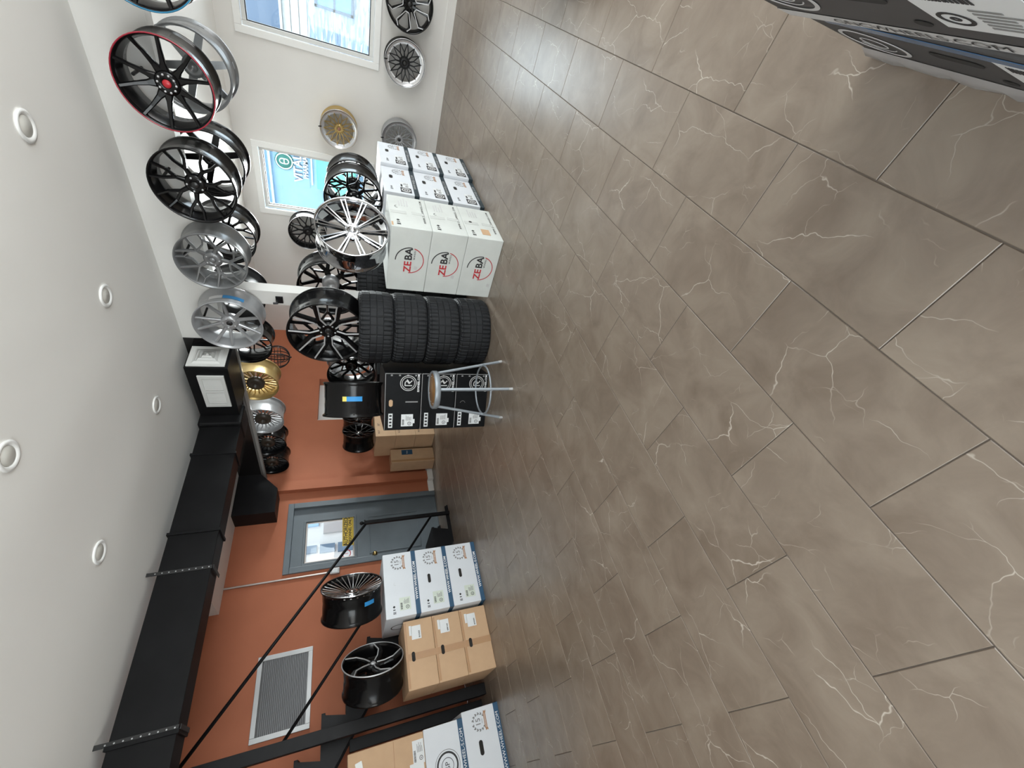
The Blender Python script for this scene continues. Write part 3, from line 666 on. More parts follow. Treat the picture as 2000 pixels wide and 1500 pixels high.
def hand_hole(box, face, u, v, w_=.085, h_=.028):
    decal(box, face, 'hand_hole', slot(w_, h_), 'hole_dark', u, v, .0008)
def icons(box, face, u, v, material, s=1.0):
    q = MB().box(-.045, -.038, -.014, .014, 0, .0006).box(-.032, -.025, -.014, .014, 0, .0006).box(-.05, -.02, -.018, -.015, 0, .0006)
    q.add([(-.008, -.012, 0), (.008, -.012, 0), (.004, .0, 0), (.008, .012, 0), (-.008, .012, 0), (-.004, 0, 0)], [(0, 1, 2, 3, 4, 5)])
    q.add([(.034, -.016, 0), (.05, 0, 0), (.034, .016, 0), (.018, 0, 0)], [(0, 1, 2, 3)])
    o = decal(box, face, 'handling_icons', q, material, u, v, .0014); o.scale = (s, s, 1)

order = ['bottom', 'middle', 'top']
# three white-and-navy anniversary boxes near the staircase
for i in range(3):
    b = carton('shipping_box', 'white box with navy stripe and laurel print, %s of the stack by the door' % order[i], (1.40, 4.495, .311 * i), (.585, .60, .311), 0, 'box_white', 'white anniversary boxes by the door')
    stripe(b, .0, .042, 'navy'); write(b, 'F', 'WWW.WHEEL-S.COM', 'print_white', .01, .021, .034, 1.05, lift=.0024, bold=.02)
    anniv_print(b, 'F', .195, .175)
    if i < 2: hand_hole(b, 'F', .0, .20)
    else: decal(b, 'F', 'hand_hole', MB().ring(0, 0, 0, .0006, .012, .014, 20, 200, 16), 'print_light', 0, .21)
    label_sheet(b, 'F', -.185, .135, .11, .10, 40 + i, 'label_green'); icons(b, 'F', -.225, .235, 'print_black', .75)
    decal(b, 'L', 'ring_logo', MB().ring(0, 0, 0, .0006, .07, .08), 'print_black', 0, .17)
# six white-and-slate boxes by the window wall
for c in range(2):
    for i in range(3):
        col = 'nearer column' if c == 0 else 'column against the window wall'
        b = carton('shipping_box', 'white box with dark slate stripe, %s box of the %s' % (order[i], col), (3.91 + .305 + .615 * c, 1.855 - .03 * c, .318 * i), (.60, .60, .318), 0, 'box_white', 'white slate-striped boxes')
        stripe(b, .0, .045, 'slate'); write(b, 'F', 'WWW.WHEEL-S.COM', 'print_light', .01, .0225, .034, 1.0, lift=.0024)
        anniv_print(b, 'F', .20, .16, .9); hand_hole(b, 'F', .06, .235, .075, .034); icons(b, 'F', -.20, .245, 'print_black', .7)
        label_sheet(b, 'F', -.10, .12, .12, .09, 60 + i + 3 * c)
        s = decal(b, 'F', 'logo_patch', rect(.10, .10), 'print_black', -.215, .115, .0008)
        o = MB().ring(0, 0, 0, .0006, .030, .042).ring(0, 0, 0, .0006, .010, .020).build('logo_ring', 'print_light', s); o.location = (0, 0, .0012)
# three white boxes with the red and black round wordmark
for i in range(3):
    hh = (.318, .302, .325)[i]; z = (0, .318, .620)[i]
    b = carton('shipping_box', 'scuffed white box with red and black round wordmark, %s of three' % order[i], (3.475, 1.815, z), (.58, .585, hh), 0, 'box_offwhite', 'white wordmark boxes')
    q = write(b, 'L', 'ZE', 'print_red', -.054, .165, .084, 1.06, bold=.025); write(b, 'L', 'BA', 'print_black', .062, .165, .084, 1.06, bold=.025)
    decal(b, 'L', 'logo_arc', MB().ring(0, 0, 0, .0006, .112, .120, -6, 92, 30), 'print_black', .005, .155)
    decal(b, 'L', 'logo_arc', MB().ring(0, 0, 0, .0006, .112, .119, 180, 346, 40), 'print_red', .005, .155)
    write(b, 'L', 'W H E E L', 'print_black', .06, .118, .020, bold=.02)
    write(b, 'F', 'W W W . Z E B A W H E E L . C O M', 'print_black', .03, .045, .026, 1.0, bold=.02)
    icons(b, 'F', -.21, hh - .06, 'print_black', .95)
    decal(b, 'F', 'stacked_print', lines(.15, .09, 4, 70 + i), 'print_light', .17, .20)
    decal(b, 'F', 'packing_tape', rect(.05, .13), 'tape_clear', -.03, hh - .075, .0009, rot=.03)
    decal(b, 'F', 'packing_tape', rect(.045, .10), 'tape_clear', -.02, .09, .0009, rot=-.05)
    decal(b, 'F', 'hand_hole', MB().ring(0, 0, 0, .0006, .016, .020, 10, 190, 14) if i else slot(.03, .03), 'hole_dark', -.01 + .04 * i, hh - .07)
    decal(b, 'L', 'scuff', MB().add([(-.02, -.012, 0), (.012, -.018, 0), (.02, .01, 0), (-.01, .014, 0)], [(0, 1, 2, 3)]), 'print_light', -.16 + .05 * i, .04 + .03 * i, .0010)
    if i == 0: decal(b, 'F', 'torn_patch', rect(.10, .075), 'box_brown', -.17, .14, .0009)
    if i == 2: decal(b, 'F', 'torn_corner', rect(.06, .014), 'box_brown', -.25, hh - .012, .0009)
# three black boxes with the round monogram, turned towards the camera
RVZ = math.atan2(-.284, .463)              # turns the front face (-Y) to look at the camera
e1 = Vector((-.284, .463, 0)).normalized(); nrm = Vector((-.463, -.284, 0)).normalized()
# local -Y must map to nrm; local X (right) then maps along -e1
rv_rz = math.atan2(nrm.x, -nrm.y)
cR = Vector((2.634, 2.60, 0)); RW, RD = .535, .55
cen = cR + e1 * RW / 2 - nrm * RD / 2
def monogram():
    q = MB().ring(0, 0, 0, .0006, .066, .072).ring(0, 0, 0, .0006, .052, .057)
    def st(pts, w_):
        for p, r in zip(pts[:-1], pts[1:]):
            bar(q, p, r, w_, w_, .0006, .0006, .0005)
    st([(-.022, -.033), (-.022, .032)], .009); st([(-.022, .029), (.005, .029), (.024, .014), (-.004, -.006), (.024, -.033)], .009); st([(.002, -.012), (.034, .012)], .008)
    return q
for i in range(3):
    b = carton('shipping_box', 'black box with white round monogram and web address, %s of the stack by the stool' % order[i], (cen.x, cen.y, .3185 * i), (RW, RD, .3185), rv_rz, 'box_black', 'black monogram boxes')
    decal(b, 'F', 'monogram', monogram(), 'print_light', .175, .115, .0014); write(b, 'F', 'RVWHEEL.COM', 'print_white', .175, .024, .026, .9, bold=.03)
    e = MB().box(-.003, .003, -.155, .155, 0, .0006); decal(b, 'F', 'edge_wear', e, 'print_grey', .262, .159, .0008)
    decal(b, 'F', 'edge_wear', MB().box(-.262, .262, -.003, .003, 0, .0006), 'print_grey', 0, .312, .0008)
    for k in range(4): decal(b, 'F', 'staple', rect(.014, .016), 'print_grey', .246, .05 + .07 * k, .0009)
    s = decal(b, 'F', 'icon_panel', rect(.135, .036), 'label_white', -.175, .262, .0008)
    o = MB()
    for k in range(4): o.box(-.055 + .031 * k, -.038 + .031 * k, -.011, .011, 0, .0006)
    o = o.build('icon_print', 'print_black', s); o.location = (0, 0, .0012)
    label_sheet(b, 'F', -.175, .115, .115, .105, 90 + i); decal(b, 'F', 'label_tab', rect(.04, .018), 'label_white', -.185, .056, .0008)
    if i == 2: decal(b, 'F', 'hand_hole', slot(.065, .033), 'box_brown', -.01, .262, .0008); decal(b, 'F', 'packing_tape', rect(.012, .11), 'print_grey', .0, .08, .0008)
    if i == 0: decal(b, 'F', 'hand_hole', MB().ring(0, 0, 0, .0006, .022, .025, -80, 80, 16), 'print_grey', -.02, .24, .0009)
# three brown boxes in front of the steel post
for i in range(3):
    b = carton('cardboard_box', 'brown cardboard box with torn white label, %s of the stack by the steel post' % order[i], (.82, 4.53, .2602 * i), (.53, .50, .2602), 0, 'box_brown', 'brown boxes by the steel post')
    s = decal(b, 'F', 'shipping_label', MB().box(-.055, .055, -.055, .03, 0, .001).box(-.02, .06, .028, .05, 0, .001), 'label_white', .16, .165, .0008)
    o = barcode(.06, .012, 120 + i).build('barcode', 'print_black', s); o.location = (-.015, -.038, .0014)
    decal(b, 'F', 'packing_tape', rect(.052, .26), 'tape_brown', -.025, .13, .0007); hand_hole(b, 'F', -.025, .195, .075, .030)
    decal(b, 'F', 'tape_end', rect(.50, .02), 'tape_brown', 0, .248, .0006)
# boxes at the left picture edge
b = carton('shipping_box', 'lowest box of the edge stack, white with navy stripe and laurel print', (.03, 4.77, 0), (.60, .56, .335), 0, 'box_white', 'boxes at the left edge')
stripe(b, .0, .045, 'navy'); write(b, 'F', 'WWW.WHEEL-S.COM', 'print_white', .04, .0225, .036, 1.1, lift=.0024); anniv_print(b, 'F', .20, .19); hand_hole(b, 'F', .03, .205, .10, .034); label_sheet(b, 'F', -.20, .14, .12, .10, 130, 'label_green')
b = carton('shipping_box', 'white box with large gear-shaped round logo between two boxes at the edge', (-.005, 4.77, .335), (.60, .56, .335), 0, 'box_white', 'boxes at the left edge')
stripe(b, .0, .045, 'navy'); write(b, 'F', 'WWW.WHEEL-S.COM', 'print_white', .04, .0225, .036, 1.1, lift=.0024)
decal(b, 'F', 'ring_logo', MB().ring(0, 0, 0, .0006, .075, .088).ring(0, 0, 0, .0006, .046, .050), 'print_black', .03, .165)
decal(b, 'F', 'gear_outline', MB().ring(0, 0, 0, .0006, .098, .102), 'print_grey', .03, .165); write(b, 'F', 'SP', 'print_black', .03, .165, .05)
b = carton('cardboard_box', 'tall brown taped box on top of the edge stack with white papers', (-.01, 4.77, .67), (.60, .56, .585), 0, 'box_brown', 'boxes at the left edge')
label_sheet(b, 'F', .18, .05, .15, .09, 140); decal(b, 'F', 'paper_note', rect(.13, .11), 'label_white', .05, .07, .0009); write(b, 'F', 'SS', 'print_black', .05, .09, .05, lift=.0026)
decal(b, 'F', 'packing_tape', rect(.07, .05), 'tape_clear', .20, .50, .0008, rot=.2); decal(b, 'F', 'packing_tape', rect(.30, .055), 'tape_clear', .02, .50, .0008); decal(b, 'F', 'crease', rect(.58, .004), 'tape_brown', 0, .24, .0008)
# brown boxes and a tall carton in the corner by the orange wall
for i in range(3):
    b = carton('cardboard_box', 'plain brown box against the orange wall, %s of the corner stack' % order[i], (4.05, 5.25, .2865 * i), (.60, .50, .2865), 0, 'box_brown', 'brown boxes in the corner')
    write(b, 'F', 'R17', 'print_black', -.22, .235, .035); decal(b, 'F', 'box_print', lines(.05, .035, 3, 150 + i), 'print_black', -.08, .235, .0010)
b = carton('tall_carton', 'tall narrow brown carton with a small dark blue label standing by the pilaster', (3.58, 5.39, 0), (.236, .235, .64), 0, 'box_brown', None)
decal(b, 'F', 'packing_tape', rect(.035, .63), 'tape_brown', -.09, .32, .0007); s = decal(b, 'F', 'blue_label', rect(.085, .16), 'navy', .055, .40, .0008); o = put('lettering', text_mesh('Primo'), 'print_white', s, (0, 0, .0014)); o.scale = (.022, .03, 1)
# dark grey wrapped boxes beside the camera
gx1 = 1.06
for i in range(3):
    b = carton('shipping_box', ('dark grey box with pale stripe and wrap around its base, %s' % ('on the floor', 'second from the floor', 'topmost of the near stack')[i]), (gx1 - .36 + (.012 if i == 1 else 0), -.145 - .30 - (.004 if i else 0), .32 * i), (.72, .60, .32), math.radians(-1.2 if i == 0 else .8), 'box_grey', 'grey boxes beside the camera')
    stripe(b, .0, .045, 'print_light'); write(b, 'B', 'GNCWHEELS.COM', 'print_black', -.03, .0225, .036, 1.15, lift=.0024)
    decal(b, 'B', 'ring_logo', MB().ring(0, 0, 0, .0006, .075, .085).ring(0, 0, 0, .0006, .030, .034).ring(0, 0, 0, .0006, .05, .053, 200, 330, 20), 'print_light', -.245, .155)
    hand_hole(b, 'B', -.02, .20, .11, .036); label_sheet(b, 'B', .17, .19, .17, .17, 160 + i)
    decal(b, 'B', 'packing_tape', rect(.64, .036), 'tape_blue', .03, .290, .0008)
    decal(b, 'B', 'hand_hole', slot(.03, .026), 'hole_dark', .04, .10, .0009)
    if i == 0:
        q = MB(); n = 24; v = []
        rnd = random.Random(3)
        for k in range(n + 1):
            x = -.36 + .72 * k / n
            for y, z in ((.0, .050), (.004 + rnd.uniform(0, .004), .036), (.008 + rnd.uniform(0, .006), .018), (.006 + rnd.uniform(0, .004), .002)): v.append((-x, .3012 + y, z))
        q.add(v, [(4 * k + j, 4 * k + j + 1, 4 * k + j + 5, 4 * k + j + 4) for k in range(n) for j in range(3)], True); q.build('stretch_wrap', 'plastic_wrap', b)

# ------------------------------------------------------------------ tyres
def tyre_mesh(R, Wd, ri=.225, seed=1):
    prof = []
    hw = Wd / 2
    side = [(ri, -hw * .80), (ri + .012, -hw * .93), (ri + .03, -hw * .99), (R * .83, -hw * 1.0), (R * .925, -hw * .975), (R * .965, -hw * .90)]
    tread = []
    for z0, z1 in ((-.80, -.40), (-.36, -.03), (.03, .36), (.40, .80)):
        cr = lambda z: R * (1 - .012 * z * z)
        tread += [(cr(z0) - .007, z0 * hw - .002), (cr(z0), z0 * hw), (cr(z1), z1 * hw), (cr(z1) - .007, z1 * hw + .002)]
    prof = side + tread + [(r, -z) for r, z in side[::-1]] + [(ri - .004, hw * .6), (ri - .004, -hw * .6)]
    n = 200; ns = len(side)
    def rf(r, z, j, i):
        if j in (ns, ns + 1, ns + 14, ns + 15, ns - 1, ns + 16) and i % 4 == 0: return r - .010
        if j in (ns + 2, ns + 13) and i % 4 == 0: return r - .006
        if j in (ns + 5, ns + 6, ns + 9, ns + 10) and i % 8 == 0: return r - .005
        return r
    return MB().lathe(prof, n, closed=True, rf=rf, smooth=False).mesh('tyre')
def tyre_stack(cx, cy, R, hs, lab, group):
    z = 0
    for i, h in enumerate(hs):
        key = ('tyre', R, h)
        if key not in STY: STY[key] = tyre_mesh(R, h, R - .075)
        t = put('tyre', STY[key], 'rubber', None, (cx + (.004, -.006, .005, -.003)[i], cy, z + h / 2), (0, 0, .7 * i)); tag(t, lab % ('lowest', 'second', 'third', 'topmost')[i], 'tyre', group); z += h
    return z
tz = tyre_stack(3.10, 2.475, .325, (.302, .292, .292, .284), 'black car tyre beside the wordmark boxes, %s in its stack', 'tyres stacked in front of the column')
tyre_stack(4.08, 2.70, .33, (.29, .29, .29, .29), 'black car tyre behind the white column, %s in its stack', 'tyres stacked behind the column')
tag(put('tyre', STY[('tyre', .325, .302)], 'rubber', None, (3.36, -.385, .151), (0, 0, .2)), 'black tyre just entering at the upper picture edge', 'tyre', 'tyres on the floor')

# ------------------------------------------------------------------ standing display wheels
def adir(psi): return (-math.cos(psi), -math.sin(psi), 0)
wheel('alloy_wheel', 'big black wheel with machined Y spokes sitting on the tyre stack', (2.965, 2.475, 1.412), XN, .318, .25, 'y_edge', 'gloss_black', 'gloss_black', None, 'cap_black', .63, G4, edge='machined', bolts=5)
wheel('alloy_wheel', 'black wheel with white centre cap on the slate-striped boxes', (3.925, 1.70, .956 + .25), XN, .25, .24, 'geo', 'gloss_black', 'gloss_black', None, 'cap_white', .5, G4, bolts=5)
wheel('alloy_wheel', 'mirror chrome wheel with ten double spokes on the wordmark boxes', (3.245, 1.60, .947 + .277), adir(1.15), .277, .235, 'twin_ten', 'chrome', 'chrome', None, 'chrome', .28, G4, bolts=6, boltmat='chrome')
wheel('alloy_wheel', 'black wheel standing behind the white-capped wheel on the striped boxes', (4.42, 1.78, .956 + .25), XN, .25, .22, 'mesh_ten', 'gloss_black', 'gloss_black', None, 'cap_black', .1, G4, valve=False)
t4 = wheel('alloy_wheel', 'black wheel turned side-on with a blue sticker on the monogram boxes', (2.47, 2.965, .9575 + .249), adir(-.79), .249, .29, 'y_seven', 'gloss_black', 'gloss_black', None, 'cap_black', .2, G4)
sticker(t4, .249, .29, -12, -.175, -.135, 30, 'sticker_blue'); sticker(t4, .249, .29, 7, -.175, -.135, 8, 'sticker_yellow')
wheel('alloy_wheel', 'small black wheel on the brown corner boxes by the orange wall', (3.90, 5.03, .862 + .222), adir(2.0), .222, .25, 'y_seven', 'gloss_black', 'gloss_black', None, 'chrome', .4, G4)
t6 = wheel('alloy_wheel', 'chrome-faced wheel of thin radial blades with black barrel and blue sticker', (1.50, 4.29, .935 + .274), adir(2.44), .274, .27, 'blades', 'gloss_black', 'chrome', 'chrome', 'chrome', .1, G4, dish=.06)
sticker(t6, .274, .27, 208, -.125, -.088, 22, 'sticker_blue')
wheel('alloy_wheel', 'glossy black wheel with five curved spokes on the brown boxes', (.885, 4.42, .7826 + .26), adir(2.45), .26, .25, 'twist', 'gloss_black', 'gloss_black', 'machined', 'machined', .55, G4, bolts=5, boltmat='satin_black', edge='machined')
wheel('alloy_wheel', 'black split-spoke wheel seen from behind, on tyres behind the column', (4.20, 2.70, 1.416), XP, .325, .24, 'y_edge', 'gloss_black', 'gloss_black', None, 'cap_black', .3, G4, valve=False, hub='machined')
# more stock behind the monogram boxes
for i in range(3):
    b = carton('shipping_box', 'black box mostly hidden behind the monogram stack, %s box' % order[i], (3.50, 3.52, .3185 * i), (.55, .62, .3185), 0, 'box_black', 'hidden black boxes')
wheel('alloy_wheel', 'black wheel mostly hidden behind the big machined wheel', (3.60, 3.36, .9575 + .25), XP, .25, .24, 'y_edge', 'gloss_black', 'gloss_black', None, 'cap_black', .1, G4, valve=False)
for i in range(3):
    b = carton('shipping_box', 'white box behind the side-on black wheel, %s of its stack' % order[i], (4.30, 3.95, .318 * i), (.60, .60, .318), 0, 'box_white', 'hidden white boxes'); stripe(b, 0, .045, 'navy')
wheel('alloy_wheel', 'silver wheel peeping out behind the side-on black wheel', (4.20, 3.92, .956 + .27), XN, .27, .24, 'ten_split', 'silver_paint', 'silver_paint', None, 'cap_black', .2, G4)
wheel('alloy_wheel', 'black wheel half hidden between side-on wheel and corner boxes', (4.318, 5.222, .862 + .222), adir(2.0), .222, .20, 'y_seven', 'gloss_black', 'gloss_black', None, 'cap_black', .2, G4, valve=False)

# ------------------------------------------------------------------ stool
st = thing('stool', 'round backless stool with wooden seat and grey metal legs', 'stool', (2.29, 2.45, 0), math.radians(3))
MB().lathe([(0, .612), (.135, .612), (.140, .607), (.140, .585), (0, .585)], 40).build('seat', 'stool_wood', st)
MB().lathe([(.139, .585), (.139, .618), (.152, .620), (.157, .612), (.157, .580), (.150, .572), (.139, .574)], 40, closed=True).build('seat_rim', 'stool_metal', st)
for k in range(4):
    a = math.radians(45 + 90 * k); c, s = math.cos(a), math.sin(a)
    lg = MB().tube((.135 * c, .135 * s, .585), (.243 * c, .243 * s, .02), .0115, 12).build('leg', 'stool_metal', st)
    MB().tube((.243 * c, .243 * s, .03), (.2465 * c, .2465 * s, 0), .012, 10, .013).build('foot_cap', 'vent_metal', lg)
MB().path([(.208 * math.cos(2 * PI * i / 48), .208 * math.sin(2 * PI * i / 48), .175) for i in range(48)], .008, 8, True).build('foot_ring', 'stool_metal', st)
for k in range(8):
    a = 2 * PI * k / 8 + .2; MB().lathe([(0, .616), (.004, .6155), (.005, .611)], 8).build('screw', 'chrome', st, (.115 * math.cos(a), .115 * math.sin(a), 0))

# ------------------------------------------------------------------ staircase
sc_ = thing('staircase', 'black steel staircase with open handrail rising in front of the orange wall', 'staircase', (0, 0, 0))
run, rise = .27, .2034; nx0, nz0 = 2.545, .043
def saw(Y0, Y1):
    up = [(nx0 + .02, 0.0)]; n = 13
    for k in range(0, n):
        x = nx0 - run * k; z = nz0 + rise * k
        up += [(x, z), (x - run - .045, z)]
    low = [(nx0 - run * n - .05, .7533 * (2.064 - (nx0 - run * n - .05))), (2.064, 0.0)]
    P = up + low; q = MB(); q.prism(P, 0, Y1 - Y0); return q
for y in (5.00, 5.59):
    o = saw(0, .012).build('stringer', 'black_steel', sc_); o.rotation_euler = (PI / 2, 0, 0); o.location = (0, y + .012, 0)
TR = MB().bbox(-.255, .012, 5.013, 5.589, -.032, 0, .003).mesh('tread')
for k in range(1, 13): put('tread', TR, 'black_steel', sc_, (nx0 - run * k, 0, nz0 + rise * k + .001))
ny = 5.0
nw = MB().bbox(2.415, 2.455, ny - .045, ny - .005, 0, 1.04, .003).build('newel_post', 'black_steel', sc_)
MB().bbox(2.408, 2.462, ny - .052, ny + .002, 1.04, 1.055, .003).lathe([(0, 0), (.012, 0), (.012, .012), (.022, .025), (.022, .045), (.010, .06), (0, .062)], 16).build('finial', 'black_steel', nw)
fin = nw.children[0]
q = MB().bbox(-.027, .027, -.027, .027, 0, .014, .003).lathe([(0, .014), (.012, .014), (.012, .024), (.021, .034), (.022, .050), (.012, .064), (0, .067)], 16)
bpy.data.objects.remove(fin); q.build('finial', 'black_steel', nw, (2.435, ny - .025, 1.04))
MB().path([(2.43, ny - .025, 1.03), (.55, ny - .025, 2.497)], .016, 10).build('handrail', 'black_steel', sc_)
MB().path([(2.43, ny - .025, .235), (.47, ny - .025, 1.815)], .014, 10).build('lower_rail', 'black_steel', sc_)
MB().bbox(.335, .425, 5.02, 5.10, 0, 1.235, .003).build('support_post', 'black_steel', sc_)
tag(MB().bbox(.435, .53, 4.79, 4.89, 0, 3.4, .004).build('steel_post', 'black_steel'), 'tall black square steel post beside the brown boxes', 'post')

# ------------------------------------------------------------------ duct
du = thing('air_duct', 'black rectangular air duct with plenum box hung under the ceiling', 'duct', (0, 0, 0))
q = MB()
DY0, DY1 = 3.78, 3.98
q.bbox(XL + .02, 3.10, DY0, DY1, 2.245, 2.585, .004); q.build('duct_run', 'black_duct', du)
for x in (.62, 1.95, 2.72):
    MB().bbox(x - .012, x + .012, DY0 - .012, DY1 + .012, 2.233, 2.597, .003).build('joint_flange', 'black_duct', du)
MB().bbox(3.04, 3.30, 3.735, 4.0, 2.235, 2.60, .02).build('elbow_collar', 'black_duct', du)
pb = MB().bbox(3.15, 3.488, 3.075, 3.735, 2.262, 2.588, .003).build('plenum_box', 'black_duct', du)
# return grille on the front of the plenum
gr = MB(); GY0, GY1, GZ0, GZ1 = 3.17, 3.59, 2.305, 2.51
gr.bbox(3.137, 3.152, GY0, GY0 + .035, GZ0, GZ1, .002).bbox(3.137, 3.152, GY1 - .035, GY1, GZ0, GZ1, .002).bbox(3.137, 3.152, GY0 + .035, GY1 - .035, GZ0, GZ0 + .03, .002).bbox(3.137, 3.152, GY0 + .035, GY1 - .035, GZ1 - .03, GZ1, .002).bbox(3.137, 3.152, 3.372, 3.388, GZ0 + .03, GZ1 - .03, .002)
grille = gr.build('return_grille', 'vent_white', du); sl = MB()
for k in range(26):
    y = GY0 + .042 + k * .013
    if 3.366 < y < 3.392: continue
    v = [(3.149, y, GZ0 + .03), (3.149, y, GZ1 - .03), (3.141, y + .006, GZ1 - .03), (3.141, y + .006, GZ0 + .03), (3.149, y + .002, GZ0 + .03), (3.149, y + .002, GZ1 - .03), (3.141, y + .008, GZ1 - .03), (3.141, y + .008, GZ0 + .03)]
    sl.add(v, [(0, 1, 2, 3), (7, 6, 5, 4), (0, 3, 7, 4), (1, 5, 6, 2), (3, 2, 6, 7), (0, 4, 5, 1)])
o = sl.build('louvre_slats', 'vent_white', grille); o['kind'] = 'stuff'
df = MB()
cx, cz, cy = 3.29, 2.43, 3.075
df.bbox(3.165, 3.425, cy - .012, cy, 2.285, 2.575, .002); dif = df.build('ceiling_diffuser', 'vent_white', du)
for k, (hw, hh, dy) in enumerate(((.10, .11, .026), (.072, .082, .036), (.046, .054, .044), (.02, .026, .05))):
    t = .014; q = MB(); y0_, y1_ = cy - dy, cy - dy + .008
    v = []
    for (a, b_, y) in ((hw, hh, cy - .010), (hw - .022, hh - .022, cy - dy)):
        v += [(cx - a, y, cz - b_), (cx + a, y, cz - b_), (cx + a, y, cz + b_), (cx - a, y, cz + b_)]
    f = [(i, (i + 1) % 4, 4 + (i + 1) % 4, 4 + i) for i in range(4)]
    if k == 3: f.append((4, 5, 6, 7))
    q.add(v, f); q.build('cone', 'vent_white', dif)
for x in (.64, 1.64):
    s = MB().box(x - .013, x + .013, DY0 - .006, DY0 - .001, 2.60, ZC).box(x - .013, x + .013, DY0 - .006, DY0 - .001, 2.24, 2.60); s.box(x - .013, x + .013, DY0 - .006, DY1 + .006, 2.228, 2.232)
    so = s.build('hanger_strap', 'strap_steel', du)
    h = MB()
    for k in range(9): h.tube((x, DY0 - .0075, 2.26 + .042 * k), (x, DY0 - .006, 2.26 + .042 * k), .0045, 8)
    h.build('strap_holes', 'vent_metal', so)

# ------------------------------------------------------------------ wall vent, conduit, lamps
wv = thing('wall_vent', 'large grey louvred return vent on the orange wall above the stairs', 'vent', (0, 0, 0))
vx0, vx1, vz0, vz1 = .66, 1.385, 1.595, 2.118; q = MB(); e = .045; ya, yb = YB - .016, YB
q.bbox(vx0, vx0 + e, ya, yb, vz0, vz1, .003).bbox(vx1 - e, vx1, ya, yb, vz0, vz1, .003).bbox(vx0 + e, vx1 - e, ya, yb, vz0, vz0 + e, .003).bbox(vx0 + e, vx1 - e, ya, yb, vz1 - e, vz1, .003); q.build('vent_frame', 'vent_metal', wv)
MB().box(vx0 + e, vx1 - e, YB - .003, YB - .001, vz0 + e, vz1 - e).build('vent_back', 'vent_dark', wv)
q = MB(); k = 0; z = vz0 + e + .004
while z < vz1 - e - .012:
    v = [(x, y, zz) for x in (vx0 + e, vx1 - e) for y, zz in ((YB - .004, z + .011), (YB - .013, z), (YB - .013, z + .003), (YB - .004, z + .014))]
    q.add(v, [(0, 1, 5, 4), (1, 2, 6, 5), (2, 3, 7, 6), (3, 0, 4, 7), (0, 3, 2, 1), (4, 5, 6, 7)]); z += .0168
o = q.build('louvre_slats', 'vent_slat', wv); o['kind'] = 'stuff'
cdt = thing('switch_box', 'small metal switch box with conduit running up the orange wall', 'switch', (0, 0, 0))
MB().tube((2.16, YB - .014, 2.555), (2.16, YB - .014, 1.43), .011, 10).build('conduit', 'conduit', cdt)
bx = MB().bbox(2.125, 2.195, YB - .05, YB, 1.33, 1.44, .006).build('box', 'vent_metal', cdt); MB().bbox(2.137, 2.183, YB - .054, YB - .049, 1.352, 1.418, .003).build('switch_plate', 'label_white', bx)
for i, (x, y, lb) in enumerate(((2.66, 1.05, 'recessed round ceiling light, nearest the upper right'), (2.67, 1.995, 'recessed round ceiling light above the scuffed white boxes row, middle of its row'), (2.675, 3.025, 'recessed round ceiling light closest to the black plenum box'), (1.50, 2.02, 'recessed round ceiling light cut by the left picture edge'), (1.50, 3.03, 'recessed round ceiling light near the strap of the black duct'))):
    t = thing('ceiling_light', lb, 'ceiling light', (x, y, ZC), 0, 'recessed ceiling lights')
    MB().lathe([(.068, 0), (.072, -.006), (.060, -.010), (.050, -.006), (.046, 0)], 36).build('trim_ring', 'white_trim', t)
    MB().lathe([(.047, -.001), (.046, -.004), (0, -.004)], 36).build('lens', 'lens_off', t)
orb = thing('orb_pendant', 'black wire orb pendant lamp hanging before the orange wall', 'pendant lamp', (5.0, 4.635, 2.19))
for k in range(4):
    a = PI * k / 4 + .2; MB().path([(.165 * math.sin(2 * PI * i / 40) * math.cos(a), .165 * math.sin(2 * PI * i / 40) * math.sin(a), .165 * math.cos(2 * PI * i / 40)) for i in range(40)], .009 if k % 2 else .006, 6, True).build('hoop', 'satin_black', orb)
for zz in (.05, -.03): MB().path([(math.sqrt(.165 ** 2 - zz * zz) * math.cos(2 * PI * i / 40), math.sqrt(.165 ** 2 - zz * zz) * math.sin(2 * PI * i / 40), zz) for i in range(40)], .0045, 6, True).build('hoop', 'satin_black', orb)
MB().tube((0, 0, -.17), (0, 0, .46 - .001), .006, 8).build('stem', 'satin_black', orb)
MB().lathe([(0, -.195), (.008, -.19), (.012, -.178), (.006, -.165), (0, -.16)], 12).build('finial', 'satin_black', orb)
MB().lathe([(0, .459), (.05, .459), (.045, .44), (.012, .425), (0, .425)], 20).build('canopy', 'satin_black', orb)
for k in range(3):
    a = 2 * PI * k / 3; MB().path([(0, 0, -.09), (.04 * math.cos(a), .04 * math.sin(a), -.10), (.065 * math.cos(a), .065 * math.sin(a), -.07), (.065 * math.cos(a), .065 * math.sin(a), 0)], .006, 6).build('arm', 'satin_black', orb)

